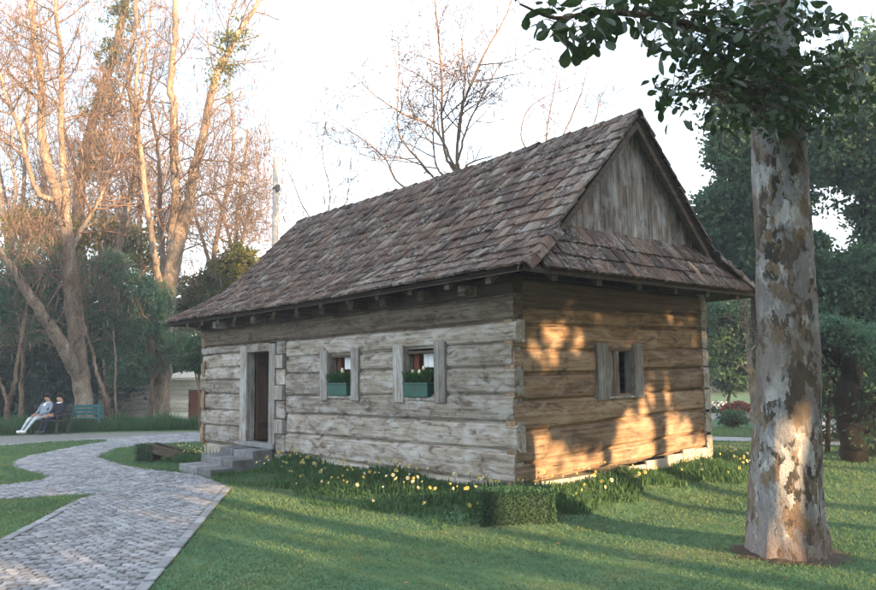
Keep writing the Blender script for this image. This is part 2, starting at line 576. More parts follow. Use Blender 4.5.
def m_plane_bark():
    k = N('mottled_plane_bark')
    geo = k.n('NewGeometry')
    mp_ = k.n('Mapping')
    mp_.inputs['Scale'].default_value = (1, 1, 0.55)
    k.put(mp_.inputs['Vector'], geo.outputs['Position'])
    vec = mp_.outputs[0]
    nz_ = k.n('TexNoise')
    nz_.inputs['Scale'].default_value = 4.5
    nz_.inputs['Detail'].default_value = 6
    nz_.inputs['Roughness'].default_value = 0.7
    k.put(nz_.inputs['Vector'], vec)
    w = k.n('VectorMath', operation='SCALE')
    k.put(w.inputs[0], nz_.outputs['Color'])
    w.inputs['Scale'].default_value = 0.42
    ad = k.n('VectorMath', operation='ADD')
    k.put(ad.inputs[0], vec)
    k.put(ad.inputs[1], w.outputs[0])
    def cell(sc, off):
        o = k.n('VectorMath', operation='ADD')
        k.put(o.inputs[0], ad.outputs[0])
        o.inputs[1].default_value = off
        c = k.voro(o.outputs[0], sc)
        sep = k.n('SeparateColor')
        k.put(sep.inputs[0], c)
        return sep.outputs[0]
    a = cell(6.0, (0, 0, 0))
    b = cell(13.0, (3.1, 1.7, .4))
    big = k.noise(vec, 1.5, 4, 0.6, 0.5)
    col = k.ramp(a, [(0.0, (0.25, 0.25, 0.255)), (0.26, (0.38, 0.38, 0.375)), (0.44, (0.20, 0.155, 0.115)), (0.60, (0.29, 0.285, 0.28)), (0.80, (0.085, 0.07, 0.058))], 'CONSTANT')
    col2 = k.ramp(b, [(0.0, (0.26, 0.26, 0.265)), (0.36, (0.43, 0.43, 0.42)), (0.56, (0.20, 0.15, 0.105)), (0.78, (0.06, 0.055, 0.048))], 'CONSTANT')
    col = k.mix(k.ramp(k.noise(vec, 3.3, 4, 0.6, 0.3), [(0.46, 0.0), (0.53, 1.0)]), col, col2)
    col = k.mix(k.ramp(big, [(0.46, 0.0), (0.62, 0.65)]), col, (0.14, 0.10, 0.07))
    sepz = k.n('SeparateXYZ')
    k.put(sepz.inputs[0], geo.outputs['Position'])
    fine = k.noise(vec, 26, 6, 0.7, 0.2)
    col = k.mix(0.5, col, k.ramp(fine, [(0.3, 0.45), (0.65, 1.12)]), 'MULTIPLY')
    spots = k.noise(vec, 11, 3, 0.55, 0.3)
    col = k.mix(k.ramp(spots, [(0.66, 0.0), (0.71, 0.85)]), col, (0.045, 0.045, 0.04))
    # warm sunlight on the trunk foot, painted in as an orange-brown tint by height
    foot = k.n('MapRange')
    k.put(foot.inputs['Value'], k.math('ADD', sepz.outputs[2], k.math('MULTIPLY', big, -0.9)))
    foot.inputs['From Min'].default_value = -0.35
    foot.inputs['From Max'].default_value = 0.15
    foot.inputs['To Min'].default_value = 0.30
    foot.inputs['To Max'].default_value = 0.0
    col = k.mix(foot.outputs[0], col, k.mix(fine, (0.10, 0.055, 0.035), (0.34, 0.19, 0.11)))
    crk = k.noise(vec, 46, 4, 0.7, 0.8)
    col = k.mix(k.math('MULTIPLY', k.ramp(crk, [(0.32, 1.0), (0.42, 0.0)]), 0.55), col, (0.05, 0.042, 0.036))
    h = k.math('ADD', k.math('MULTIPLY', a, 0.5), k.math('ADD', k.math('MULTIPLY', b, 0.4), k.math('ADD', k.math('MULTIPLY', fine, 0.5), k.math('MULTIPLY', crk, 0.4))))
    return k.surf(col, 0.9, k.bump(h, 1.0, 0.035), 0.15)


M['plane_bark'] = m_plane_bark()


def m_plain(name, c, rough=0.6, spec=0.4, var=0.25, scale=8, metal=0.0):
    k = N(name)
    v = k.coords()
    a = k.noise(v, scale, 5, 0.65)
    col = k.ramp(a, [(0.3, tuple(x * (1 - var) for x in c)), (0.7, tuple(min(1, x * (1 + var)) for x in c))])
    return k.surf(col, rough, k.bump(a, 0.15, 0.005), spec, metal)


M['planter'] = m_plain('green_planter_paint', (0.018, 0.080, 0.062), 0.55)
M['curtain'] = m_plain('white_cloth', (0.74, 0.75, 0.78), 0.9, 0.1, 0.06)
M['yellow'] = m_plain('yellow_petal', (0.72, 0.58, 0.16), 0.6, 0.2, 0.2)
M['cream'] = m_plain('cream_petal', (0.78, 0.74, 0.50), 0.6, 0.2, 0.1)
M['iron'] = m_plain('dark_iron', (0.03, 0.03, 0.03), 0.5, 0.5)
M['teal'] = m_plain('teal_paint', (0.04, 0.15, 0.16), 0.5)
M['bench_dark'] = m_plain('dark_bench_wood', (0.04, 0.034, 0.03), 0.6)
M['skin'] = m_plain('skin', (0.42, 0.23, 0.16), 0.6, 0.3, 0.08)
M['hair'] = m_plain('dark_hair', (0.025, 0.018, 0.014), 0.6, 0.3)
M['jacket'] = m_plain('dark_navy_cloth', (0.018, 0.020, 0.034), 0.9, 0.1)
M['shirt'] = m_plain('white_shirt', (0.70, 0.70, 0.70), 0.9, 0.1, 0.05)
M['greycloth'] = m_plain('blue_grey_cloth', (0.20, 0.24, 0.29), 0.9, 0.1)
M['palecloth'] = m_plain('pale_trouser_cloth', (0.42, 0.47, 0.50), 0.9, 0.1)
M['shoe_white'] = m_plain('white_shoe', (0.66, 0.66, 0.66), 0.6, 0.2)
M['shoe_dark'] = m_plain('dark_shoe', (0.02, 0.02, 0.02), 0.4, 0.4)


def m_ground():
    k = N('lawn_ground')
    geo = k.n('NewGeometry')
    p = geo.outputs['Position']
    a = k.noise(p, 0.55, 7, 0.65, 0.3)
    b = k.noise(p, 7, 6, 0.7)
    col = k.ramp(a, [(0.30, (0.05, 0.105, 0.056)), (0.52, (0.078, 0.145, 0.07)), (0.62, (0.13, 0.16, 0.075)), (0.74, (0.17, 0.15, 0.085))])
    col = k.mix(0.5, col, k.ramp(b, [(0.3, 0.45), (0.68, 1.25)]), 'MULTIPLY')
    return k.surf(col, 0.95, k.bump(b, 0.5, 0.03), 0.1)


M['ground'] = m_ground()

# ------------------------------------------------------------------ ground, paths
L, W, ZB = 9.763, 4.675, 0.352          # cabin length, depth, underside of the lowest logs
gm = MB()
gm.add([(-180, -180, 0), (180, -180, 0), (180, 180, 0), (-180, 180, 0)], [(0, 1, 2, 3)])
ground = gm.build('lawn', M['ground'])
tag(ground, 'mown green lawn around the log cabin', 'lawn', kind='structure')

PATH = [(9.6, -10.5), (0.17, -4.70), (-4.99, -1.53), (-6.0, -1.36), (-7.1, -1.30), (-8.35, -1.63), (-9.5, -1.72), (-10.7, -1.68), (-11.6, -1.62), (-12.07, -1.45),
        (-12.7, -1.1), (-13.63, -0.60), (-14.1, 0.42), (-13.9, 1.7), (-13.5, 4.0), (-13.2, 8.0), (-16.4, 8.0), (-17.1, 5.0), (-18.2, 3.2), (-20.4, 0.4),
        (-21.2, -2.0), (-22.3, -6.0), (-24.0, -12.0), (-19.5, -12.0), (-18.0, -6.0), (-17.0, -2.7), (-17.3, -1.1), (-16.9, 0.1), (-16.2, -0.1), (-15.4, -0.95), (-14.47, -1.74), (-13.35, -2.68),
        (-12.7, -3.05), (-11.95, -3.33), (-11.2, -3.48), (-10.33, -3.48), (-9.4, -3.40), (-8.6, -3.42), (-8.2, -3.65), (-8.0, -4.29), (-8.2, -6.0), (-9.0, -10.0),
        (-7.2, -10.0), (-6.45, -6.0), (-6.22, -4.61), (-6.0, -3.9), (-5.75, -3.46), (-5.3, -3.70), (-2.66, -5.26), (6.1, -10.5)]
ROAD2 = [(-30, -4.0), (-3.63, 11.02), (-2.8, 11.75), (0.3, 11.2), (12, 14.0), (14, 15.4), (0.5, 12.3), (-2.9, 12.9), (-4.3, 12.1), (-31, -3.0)]
ROAD2 = [(-4.6, 10.4), (-3.63, 11.02), (-2.3, 11.5), (0.3, 11.9), (12, 14.0), (12, 15.2), (0.0, 13.1), (-2.9, 12.7), (-4.4, 12.1), (-5.6, 11.4)]
CARPARK = [(-26, 14.0), (-9.2, 18.6), (14, 26), (14, 33), (-10, 25.5), (-28, 20)]


def sheet(name, poly, z, mat):
    from mathutils.geometry import tessellate_polygon
    tri = tessellate_polygon([[Vector((x, y, 0)) for x, y in poly]])
    mb = MB()
    V = [(x, y, z) for x, y in poly]
    F = []
    for t in tri:
        a, b, c = (Vector(V[i]) for i in t)
        F.append(tuple(t) if (b - a).cross(c - a).z > 0 else tuple(t)[::-1])
    mb.add(V, F)
    return mb.build(name, mat)


path = tag(sheet('path', PATH, 0.006, M['joint']), 'grey stone paved path curving from the lawn to the cabin door', 'path', kind='structure')
fpath = tag(sheet('footpath', ROAD2, 0.006, M['road']), 'pale footpath crossing the lawn behind the cabin', 'path', kind='structure')
cpark = tag(sheet('drive', CARPARK, 0.006, M['road']), 'pale asphalt drive behind the trees at the right', 'road', kind='structure')

# paving setts: running rows across the main path, every stone real
rng = np.random.default_rng(3)


def sett_mesh(name, a, b, h, rng, mat):
    ch = 0.011
    x0, x1, y0, y1 = -a / 2, a / 2, -b / 2, b / 2
    j = lambda: rng.uniform(-0.011, 0.011)
    base = [(x0 + j(), y0 + j(), 0), (x1 + j(), y0 + j(), 0), (x1 + j(), y1 + j(), 0), (x0 + j(), y1 + j(), 0)]
    top = [(x + (ch if x < 0 else -ch), y + (ch if y < 0 else -ch), h + rng.uniform(-0.003, 0.003)) for x, y, _ in base]
    mid = [(x, y, h * 0.55) for x, y, _ in base]
    c = (0, 0, h + 0.005)
    V = base + mid + top + [c]
    F = [(0, 1, 5, 4), (1, 2, 6, 5), (2, 3, 7, 6), (3, 0, 4, 7), (4, 5, 9, 8), (5, 6, 10, 9), (6, 7, 11, 10), (7, 4, 8, 11), (8, 9, 12, 12), (9, 10, 12, 12), (10, 11, 12, 12), (11, 8, 12, 12)]
    me = bpy.data.meshes.new(name)
    me.from_pydata(V, [], [tuple(dict.fromkeys(f)) for f in F])
    me.update()
    me.materials.append(mat)
    return me, np.array(V), np.array(F)


SA, SB = 0.122, 0.092
sett_kinds = [sett_mesh('sett', SA - 0.016, SB - 0.014, 0.018, rng, M['sett_obj']) for _ in range(8)]
ang = math.atan2(-3.17, 5.16)                        # direction of the main path
ux, uy = math.cos(ang), math.sin(ang)
nx, ny = -uy, ux
pa = np.array(PATH)
ii, jj = np.meshgrid(np.arange(-220, 220), np.arange(-180, 180), indexing='ij')
ii, jj = ii.ravel(), jj.ravel()
# rows run across the path with slight arcs
A_ = ii * SB
B_ = (jj + 0.5 * (ii % 2)) * SA
A_ = A_ + 0.10 * np.cos(B_ * 2.6)
SX = -4.0 + ux * A_ + nx * B_
SY = -2.9 + uy * A_ + ny * B_
keep = in_poly(SX, SY, PATH)
for dx, dy in ((0.07, 0), (-0.07, 0), (0, 0.07), (0, -0.07)): keep &= in_poly(SX + dx, SY + dy, PATH)
keep &= (SX > -17.5) & (SY < 3.0) & (SY > -9) & (SX < 4.5)
SX, SY = SX + rng.normal(size=len(SX)) * 0.006, SY + rng.normal(size=len(SX)) * 0.006
SX, SY = SX[keep], SY[keep]
dist = np.hypot(SX - CAM[0], SY - CAM[1])
dv = np.stack([SX - CAM[0], SY - CAM[1], np.full(len(SX), -CAM[2])], 1)
dz_ = dv @ _fw
uu = 438 + FPX * (dv @ _rt) / dz_
vv = 295 - FPX * (dv @ _up) / dz_
vis = (dz_ > 1) & (uu > -10) & (uu < 886) & (vv > 0) & (vv < 600)
keep2 = vis | (dist < 14)
SX, SY, dist, vis = SX[keep2], SY[keep2], dist[keep2], vis[keep2]
order = np.argsort(np.where(vis, dist, 999))
sp = Soup()
for r_, i in enumerate(order):
    a = ang + math.pi / 2 + rng.normal() * 0.09
    zt = 0.007 + rng.uniform(-0.008, 0.004)
    k = int(rng.integers(8))
    if r_ < 300 and vis[i]:
        o = link('sett', sett_kinds[k][0], path)
        o.location = (SX[i], SY[i], zt)
        o.rotation_euler = (rng.normal() * 0.02, rng.normal() * 0.02, a)
    else:
        V = sett_kinds[k][1]
        c, s = math.cos(a), math.sin(a)
        Q = np.stack([V[:, 0] * c - V[:, 1] * s + SX[i], V[:, 0] * s + V[:, 1] * c + SY[i], V[:, 2] + zt], 1)
        sp.add(Q, sett_kinds[k][2], rng.random())
o = sp.build('sett_field', M['sett_soup'], path)
tag(o, kind='stuff')
# edging stones along both sides of the main path
for (x0, y0), (x1, y1) in (((4.5, -7.36), (-4.8, -1.65)), ((3.2, -8.78), (-5.4, -3.64))):
    ln = math.hypot(x1 - x0, y1 - y0)
    n = int(ln / 0.42)
    a = math.atan2(y1 - y0, x1 - x0)
    for i in range(n):
        t = (i + 0.5) / n
        mb = MB().box(-0.195, 0.195, -0.055, 0.055, 0, 0.022 + rng.uniform(-0.004, 0.005))
        e = mb.build('edging_stone', M['sett_obj'], path, bevel=0.010)
        e.location = (x0 + (x1 - x0) * t, y0 + (y1 - y0) * t, 0.007)
        e.rotation_euler = (0, 0, a + rng.normal() * 0.012)

# ------------------------------------------------------------------ log cabin
cabin = empty('log_cabin', (0, 0, 0))
tag(cabin, 'weathered log cabin with a steep tiled half-hipped roof and an open door', 'cabin')
rng = np.random.default_rng(5)
random.seed(5)


def log(name, axis, a0, a1, z0, z1, out, sgn, mat, thick=0.17, parent=cabin, z0b=None, z1b=None):
    """horizontal hewn log. axis 'x': face at y=out, outward sgn; axis 'y': face at x=out"""
    z0b = z0 if z0b is None else z0b
    z1b = z1 if z1b is None else z1b
    m = max(4, int((a1 - a0) / 0.45))
    thick = thick + random.uniform(-0.006, 0.006)
    prof = [(-thick, -0.06), (-thick, 1.06), (-0.055, 1.06), (-0.050, 0.985), (-0.030, 0.965), (-0.006, 0.90), (0.004, 0.55), (-0.004, 0.12), (-0.028, 0.035), (-0.050, 0.015), (-0.055, -0.06)]
    n = len(prof)
    V, F = [], []
    ph = rng.random(4) * 6.28
    for k in range(m + 1):
        t = k / m
        a = a0 + (a1 - a0) * t
        lo = z0 + (z0b - z0) * t + 0.007 * math.sin(a * 1.9 + ph[0]) + rng.normal() * 0.002
        hi = z1 + (z1b - z1) * t + 0.007 * math.sin(a * 1.6 + ph[1]) + rng.normal() * 0.002
        hi -= 0.006
        lo += 0.006
        bul = 0.006 * math.sin(a * 1.3 + ph[2])
        for d, q in prof:
            dd = out + sgn * (d + (bul + rng.normal() * 0.0015 if d > -0.06 else 0))
            z = lo + (hi - lo) * q
            V.append((a, dd, z) if axis == 'x' else (dd, a, z))
    for k in range(m):
        for i in range(n):
            j = (i + 1) % n
            F.append((k * n + i, k * n + j, (k + 1) * n + j, (k + 1) * n + i))
    F.append(tuple(range(n)))
    F.append(tuple(m * n + i for i in range(n))[::-1])
    mb = MB()
    mb.add(V, F)
    o = mb.build(name, mat, parent)
    return o


def fix_normals(o):
    bm = bmesh.new()
    bm.from_mesh(o.data)
    bmesh.ops.recalc_face_normals(bm, faces=bm.faces)
    bm.to_mesh(o.data)
    bm.free()


# plinth
mb = MB()
mb.prism([(-L + 0.05, 0.05), (-0.05, 0.05), (-0.05, W - 0.05), (-L + 0.05, W - 0.05)], 'z', -0.02, 0.345)
plinth = mb.build('plinth', M['plinth'], cabin)
rr = np.random.default_rng(21)
y = 0.15
while y < W - 0.2:                                       # limewashed stones showing below the gable logs
    w_ = rr.uniform(0.28, 0.55)
    y1 = min(y + w_, W - 0.05)
    MB().box(-0.055, 0.012 + rr.uniform(-0.01, 0.012), y, y1 - 0.015, -0.02, 0.30 + 0.235 * min(1, max(0, (y - 1.2) / 2.6)) + rr.uniform(-0.02, 0.0)).build('plinth_stone', M['plinth'], plinth, bevel=0.012)
    y = y1
x = -5.8
while x < -0.2:
    w_ = rr.uniform(0.35, 0.7)
    MB().box(x, min(x + w_ - 0.015, -0.1), -0.02 + rr.uniform(-0.01, 0.01), 0.06, -0.02, 0.335 + rr.uniform(-0.02, 0.015)).build('plinth_stone', M['plinth'], plinth, bevel=0.012)
    x += w_

# front wall, right of the door
_jn = [0]


def jog():
    _jn[0] += 1
    return (0.0, -0.085)[_jn[0] % 2] + random.uniform(-0.012, 0.015)


log('log', 'x', -5.92, 0.022 + jog() * 0.5, 0.36, 0.725, 0.0, -1, M['log_x'], z1b=0.775)
log('log', 'x', -5.90, 0.022 + jog() * 0.5, 0.725, 1.095, 0.004, -1, M['log_x'], z0b=0.775, z1b=1.13)
log('log', 'x', -5.91, 0.022 + jog() * 0.5, 1.095, 1.43, -0.004, -1, M['log_x'], z0b=1.13, z1b=1.50)
for (xa, xb, zs) in ((-5.91, -4.47, (1.43, 1.83, 2.12)), (-3.66, -2.30, (1.46, 1.86, 2.13)), (-1.54, None, (1.50, 1.86, 2.18))):
    for q in range(2):
        log('log', 'x', xa, (0.022 + jog() * 0.5) if xb is None else xb, zs[q], zs[q + 1], random.uniform(-0.008, 0.008), -1, M['log_x'])
log('log', 'x', -5.93, 0.07, 2.125, 2.455, -0.006, -1, M['log_x'], z0b=2.185)
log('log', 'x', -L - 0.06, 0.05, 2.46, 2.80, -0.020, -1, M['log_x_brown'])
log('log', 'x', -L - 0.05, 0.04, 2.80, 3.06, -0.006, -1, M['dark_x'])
# front wall, left of the door
zl = [0.37, 0.75, 1.08, 1.43, 1.72, 1.985, 2.29]
for q in range(6):
    log('log', 'x', -L - 0.03 + random.uniform(-.03, .03), -7.80, zl[q], zl[q + 1], random.uniform(-0.012, 0.008), -1, M['log_x'])
log('log', 'x', -L - 0.05, -7.72, 2.29, 2.46, -0.004, -1, M['log_x'])
# cross-wall log ends between door and windows
zc = [0.36, 0.70, 0.98, 1.33, 1.62, 1.93, 2.20, 2.455]
for q in range(7):
    o = 0.05 if q % 2 else 0.0
    MB().box(-6.30, -5.955 - (0.05 if q % 2 else 0.0), -0.012 - 0.035 * (q % 2), 0.17, zc[q] + 0.006, zc[q + 1] - 0.006).build('log_end', M['jamb_z'] if q % 2 else M['log_x'], cabin, bevel=0.014)
# gable wall
zg0 = [0.36, 0.605, 1.005, 1.405, 1.75, 2.075, 2.41, 2.655, 3.04]
zg1 = [0.545, 0.785, 1.16, 1.475, 1.83, 2.12, 2.485, 2.71, 3.04]
for q in range(8):
    e0, e1 = 0.018, W + 0.02 + random.uniform(-0.03, 0.02)
    mat = M['log_y'] if q < 7 else M['dark_y']
    oo = random.uniform(-0.008, 0.008)
    if q in (4, 3):                                        # rows with the window
        za = zg0[q] + (zg1[q] - zg0[q]) * 0.40
        zb_ = zg0[q + 1] + (zg1[q + 1] - zg0[q + 1]) * 0.40
        zc_ = zg0[q] + (zg1[q] - zg0[q]) * 0.56
        zd_ = zg0[q + 1] + (zg1[q + 1] - zg0[q + 1]) * 0.56
        log('log', 'y', e0, 1.90, zg0[q], zg0[q + 1], oo, 1, mat, z0b=za, z1b=zb_)
        log('log', 'y', 2.61, e1, zc_, zd_, oo, 1, mat, z0b=zg1[q], z1b=zg1[q + 1])
    elif q in (0, 1, 5):                                   # spliced courses
        sp_ = {0: 3.05, 1: 3.3, 5: 3.25}[q]
        f = sp_ / W
        za, zb_ = zg0[q] + (zg1[q] - zg0[q]) * f, zg0[q + 1] + (zg1[q + 1] - zg0[q + 1]) * f
        log('log', 'y', e0, sp_ - 0.006, zg0[q], zg0[q + 1], oo, 1, mat, z0b=za, z1b=zb_)
        log('log', 'y', sp_ + 0.006, e1, za, za + (zb_ - za), oo - 0.008, 1, mat, z0b=zg1[q], z1b=zg1[q + 1])
    else:
        log('log', 'y', e0, e1, zg0[q], zg0[q + 1], oo, 1, mat, z0b=zg1[q], z1b=zg1[q + 1])
# rear and far end walls
zr_ = [0.36, 0.75, 1.12, 1.48, 1.84, 2.15, 2.46, 2.78, 3.04]
for q in range(8):
    log('log', 'x', -L - 0.02, 0.02, zr_[q], zr_[q + 1], W, 1, M['log_x'])
    log('log', 'y', -0.03 + 0.05 * (q % 2), W + 0.03, zr_[q] - 0.015, zr_[q + 1] - 0.015, -L, -1, M['log_y'])
for o in list(cabin.children):
    if o.name.startswith('log') and o.name != 'log_cabin': fix_normals(o)
# floor, ceiling and a partition inside
MB().box(-L + 0.16, -0.17, 0.17, W - 0.17, 0.40, 0.47).build('floor', M['dark_x'], cabin)
MB().box(-L + 0.16, -0.17, 0.17, W - 0.17, 2.72, 2.76).build('ceiling', M['dark_y'], cabin)
MB().box(-5.95, -5.85, 0.18, W - 0.18, 0.47, 2.72).build('partition', M['door_wood'], cabin)

# door
door = MB().box(-7.80, -7.50, -0.035, 0.16, 0.50, 2.42).build('door_frame', M['jamb_z'], cabin, bevel=0.008)
MB().box(-6.56, -6.315, -0.032, 0.16, 0.50, 2.42).build('jamb', M['jamb_z'], door, bevel=0.008)
MB().box(-7.50, -6.56, -0.025, 0.16, 2.28, 2.44).build('lintel', M['log_x'], door, bevel=0.010)
MB().box(-7.78, -6.33, -0.045, 0.16, 0.40, 0.50).build('threshold', M['step'], door, bevel=0.012)
leaf = empty('door_leaf_hinge', (-7.48, 0.15, 0))
bpy.data.objects.remove(leaf)
dl = MB().box(0, 0.90, -0.02, 0.02, 0.52, 2.26)
dlo = dl.build('door_leaf', M['door_wood'], cabin)
dlo.location = (-7.46, 0.17, 0)
dlo.rotation_euler = (0, 0, R(82))
for z in (0.75, 2.0): MB().box(0.03, 0.84, -0.045, -0.021, z, z + 0.10).build('ledge', M['door_wood'], dlo)
MB().box(0.78, 0.82, -0.09, -0.021, 1.35, 1.47).build('handle', M['iron'], dlo)

# windows: posts, head, sill, reveal, curtain
for (xa, xb, xc, xd, zt) in ((-4.67, -4.43, -3.71, -3.48, 2.215), (-2.54, -2.28, -1.56, -1.31, 2.225)):
    win = MB().box(xb - 0.02, xc + 0.02, -0.02, 0.165, 1.395, 1.445).build('window', M['jamb_z'], cabin, bevel=0.006)
    MB().box(xa, xb, -0.040, 0.165, 1.36, zt).build('post', M['jamb_z'], win, bevel=0.008)
    MB().box(xc, xd, -0.036, 0.165, 1.365, zt + 0.02).build('post', M['jamb_z'], win, bevel=0.008)
    MB().box(xb, xc, 0.03, 0.165, 2.09, 2.13).build('head', M['dark_x'], win)
    MB().box(xb + 0.005, xb + 0.13, 0.17, 0.60, 1.40, 2.12).build('inner_shutter', M['red_wood'], win)
    MB().box(xb + 0.14, xc - 0.005, 0.72, 0.75, 1.42, 2.12).build('inner_shutter', M['red_wood'], win)
    mb = MB()
    n = 14
    V, F = [], []
    for k in range(n + 1):
        x = xb + 0.30 + (xc - xb - 0.31) * k / n
        yv = 0.13 + 0.012 * math.sin(k * 1.7)
        V += [(x, yv, 2.085), (x, yv + 0.004, 1.885 + 0.008 * math.sin(k * 2.3))]
    F = [(2 * k, 2 * k + 1, 2 * k + 3, 2 * k + 2) for k in range(n)]
    mb.add(V, F)
    c_ = mb.build('curtain', M['curtain'], win)
    sm = c_.modifiers.new('thickness', 'SOLIDIFY')
    sm.thickness = 0.004
# gable window: posts, boards half closing it
win = MB().box(-0.165, 0.025, 1.92, 2.60, 1.39, 1.425).build('window', M['jamb_z'], cabin, bevel=0.006)
MB().box(-0.165, 0.045, 1.69, 1.94, 1.375, 2.19).build('post', M['jamb_z'], win, bevel=0.008)
MB().box(-0.165, 0.042, 2.57, 2.79, 1.385, 2.20).build('post', M['jamb_z'], win, bevel=0.008)
MB().box(-0.165, -0.02, 1.94, 2.57, 2.09, 2.13).build('head', M['dark_y'], win)
MB().box(-0.075, -0.045, 1.945, 2.15, 1.43, 2.085).build('shutter_board', M['board_z'], win, bevel=0.004)
MB().box(-0.070, -0.040, 2.16, 2.29, 1.43, 2.085).build('shutter_board', M['board_z'], win, bevel=0.004)
MB().box(-0.60, -0.57, 1.95, 2.56, 1.43, 2.08).build('inner_shutter', M['door_wood'], win)

# joists and rafters under the eaves
for k in range(11):
    x = -9.45 + k * 0.873
    MB().box(x - 0.075, x + 0.075, -0.26 + random.uniform(-0.03, 0.03), 0.14, 2.83, 2.97).build('joist_end', M['log_x'] if k in (1, 3, 10) else M['dark_y'], cabin, bevel=0.010)

# ---- roof
roof = empty('roof', (0, 0, 0))
roof.parent = cabin
PY = np.array([-0.52, -0.1, 0.32, 0.80, 1.40, 2.3375])
PZ = np.array([3.045, 3.300, 3.600, 4.050, 4.655, 5.600])
sl = np.concatenate([[0], np.cumsum(np.hypot(np.diff(PY), np.diff(PZ)))])
ST = sl[-1]
fy = lambda s: np.interp(s, sl, PY)
fz = lambda s: np.interp(s, sl, PZ)
XR, XE, XLR, XLE = 0.484, 0.716, -9.52, -10.74
xr_at = lambda y: XR if y > 0.32 else XE + (XR - XE) * (y + 0.52) / 0.84
xl_at = lambda y: XLR if y > 0.40 else XLE + (XLR - XLE) * (y + 0.52) / 0.92
sag = lambda x: -0.035 * math.sin(math.pi * min(1, max(0, (x + 9.5) / 10.0)))     # old roof, sagging a little
# roof deck under the tiles
for side in (0, 1):
    mb = MB()
    ns, nxk = 20, 24
    for dzz, flip in ((-0.015, 0), (-0.055, 1)):
        V, F = [], []
        for i in range(ns + 1):
            s = ST * i / ns
            y_, z_ = float(fy(s)), float(fz(s))
            xa, xb = xl_at(y_) + 0.03, xr_at(y_) - 0.03
            for k in range(nxk + 1):
                x = xa + (xb - xa) * k / nxk
                V.append((x, W - y_ if side else y_, z_ + dzz + sag(x)))
        for i in range(ns):
            for k in range(nxk):
                a = i * (nxk + 1) + k
                q = (a, a + 1, a + nxk + 2, a + nxk + 1)
                F.append(q[::-1] if flip ^ side else q)
        mb.add(V, F)
    mb.build('roof_deck', M['dark_y'], roof)
# skirts at both ends: deck
SKR = dict(x0=XE, z0=3.045, x1=0.225, z1=3.735)
SKL = dict(x0=XLE, z0=3.045, x1=-9.26, z1=3.80)


def hip_y(z): return float(np.interp(z, PZ, PY))


for sk, sg in ((SKR, 1), (SKL, -1)):
    ya, yb = hip_y(sk['z0']), hip_y(sk['z1'])
    P = [(sk['x0'], ya, sk['z0']), (sk['x0'], W - ya, sk['z0']), (sk['x1'], W - yb, sk['z1']), (sk['x1'], yb, sk['z1'])]
    lo = [(x - sg * 0.0, y, z - 0.06) for x, y, z in P]
    hi = [(x, y, z - 0.015) for x, y, z in P]
    o = MB().hexa(lo + hi).build('skirt_deck', M['dark_x'], roof)
    fix_normals(o)
# rafters seen from below the eaves
for k in range(13):
    x = -9.55 + k * 0.80
    MB().hexa([(x - .05, -0.46, 2.90), (x + .05, -0.46, 2.90), (x + .05, 0.50, 3.56), (x - .05, 0.50, 3.56), (x - .05, -0.47, 3.005), (x + .05, -0.47, 3.005), (x + .05, 0.48, 3.655), (x - .05, 0.48, 3.655)]).build('rafter', M['dark_y'], roof)
for k in range(6):
    y_ = 0.1 + k * 0.89
    MB().hexa([(0.66, y_ - .05, 2.91), (0.66, y_ + .05, 2.91), (0.0, y_ + .05, 3.40), (0.0, y_ - .05, 3.40), (0.67, y_ - .05, 2.99), (0.67, y_ + .05, 2.99), (0.02, y_ + .05, 3.50), (0.02, y_ - .05, 3.50)]).build('rafter', M['dark_x'], roof)
# tiles
TL, EXPO, TH = 0.40, 0.262, 0.034


def tile_mesh(rng):
    nb = 5
    V = []
    w = 0.5
    lo = []
    for i in range(nb):
        t = -1 + 2 * i / (nb - 1)
        lo.append((t * w, 0.020 * (t * t) * (1 + rng.normal() * 0.3) + rng.normal() * 0.006, 0.010 * (1 - t * t)))
    up = [(w, TL, 0.0), (-w, TL, 0.0)]
    out = lo + [(w * 1.0, TL * 0.5, 0.0), up[0], up[1], (-w * 1.0, TL * 0.5, 0.0)]
    n = len(out)
    top = [(x, y, z + TH) for x, y, z in out]
    V = top + out
    c = len(V)
    V.append((0, TL * 0.5, TH + 0.010))
    F = [(i, (i + 1) % n, c, c) for i in range(n)] + [(i, n + i, n + (i + 1) % n, (i + 1) % n) for i in range(n)]
    return np.array(V), np.array(F)


rng = np.random.default_rng(8)
tiles_k = []
for q in range(7):
    V, F = tile_mesh(rng)
    V = V.copy()
    V[:, 0] *= 0.155
    me = bpy.data.meshes.new('tile')
    me.from_pydata(V.tolist(), [], [tuple(dict.fromkeys(f)) for f in F.tolist()])
    me.update()
    me.materials.append(M['tile_obj'])
    tiles_k.append((me, V, F))

places = []                                               # (matrix, visible from the lawn in front)


def lay(P, U, T, vis):
    """P lower middle of the tile, U along the course, T up the slope"""
    U = np.array(U, float)
    T = np.array(T, float)
    T /= np.linalg.norm(T)
    U /= np.linalg.norm(U)
    Nn = np.cross(U, T)
    tilt = 0.085 + rng.normal() * 0.012
    T2 = T * math.cos(tilt) - Nn * math.sin(tilt)
    N2 = np.cross(U, T2)
    yaw = rng.normal() * 0.022
    Ua = U * math.cos(yaw) + T2 * math.sin(yaw)
    Ta = T2 * math.cos(yaw) - U * math.sin(yaw)
    roll = rng.normal() * 0.020
    Ub = Ua * math.cos(roll) + N2 * math.sin(roll)
    Nb = np.cross(Ub, Ta)
    O = np.array(P) + Nn * (0.030 + abs(rng.normal()) * 0.006)
    places.append((np.array([[Ub[0], Ta[0], Nb[0], O[0]], [Ub[1], Ta[1], Nb[1], O[1]], [Ub[2], Ta[2], Nb[2], O[2]], [0, 0, 0, 1]]), vis))


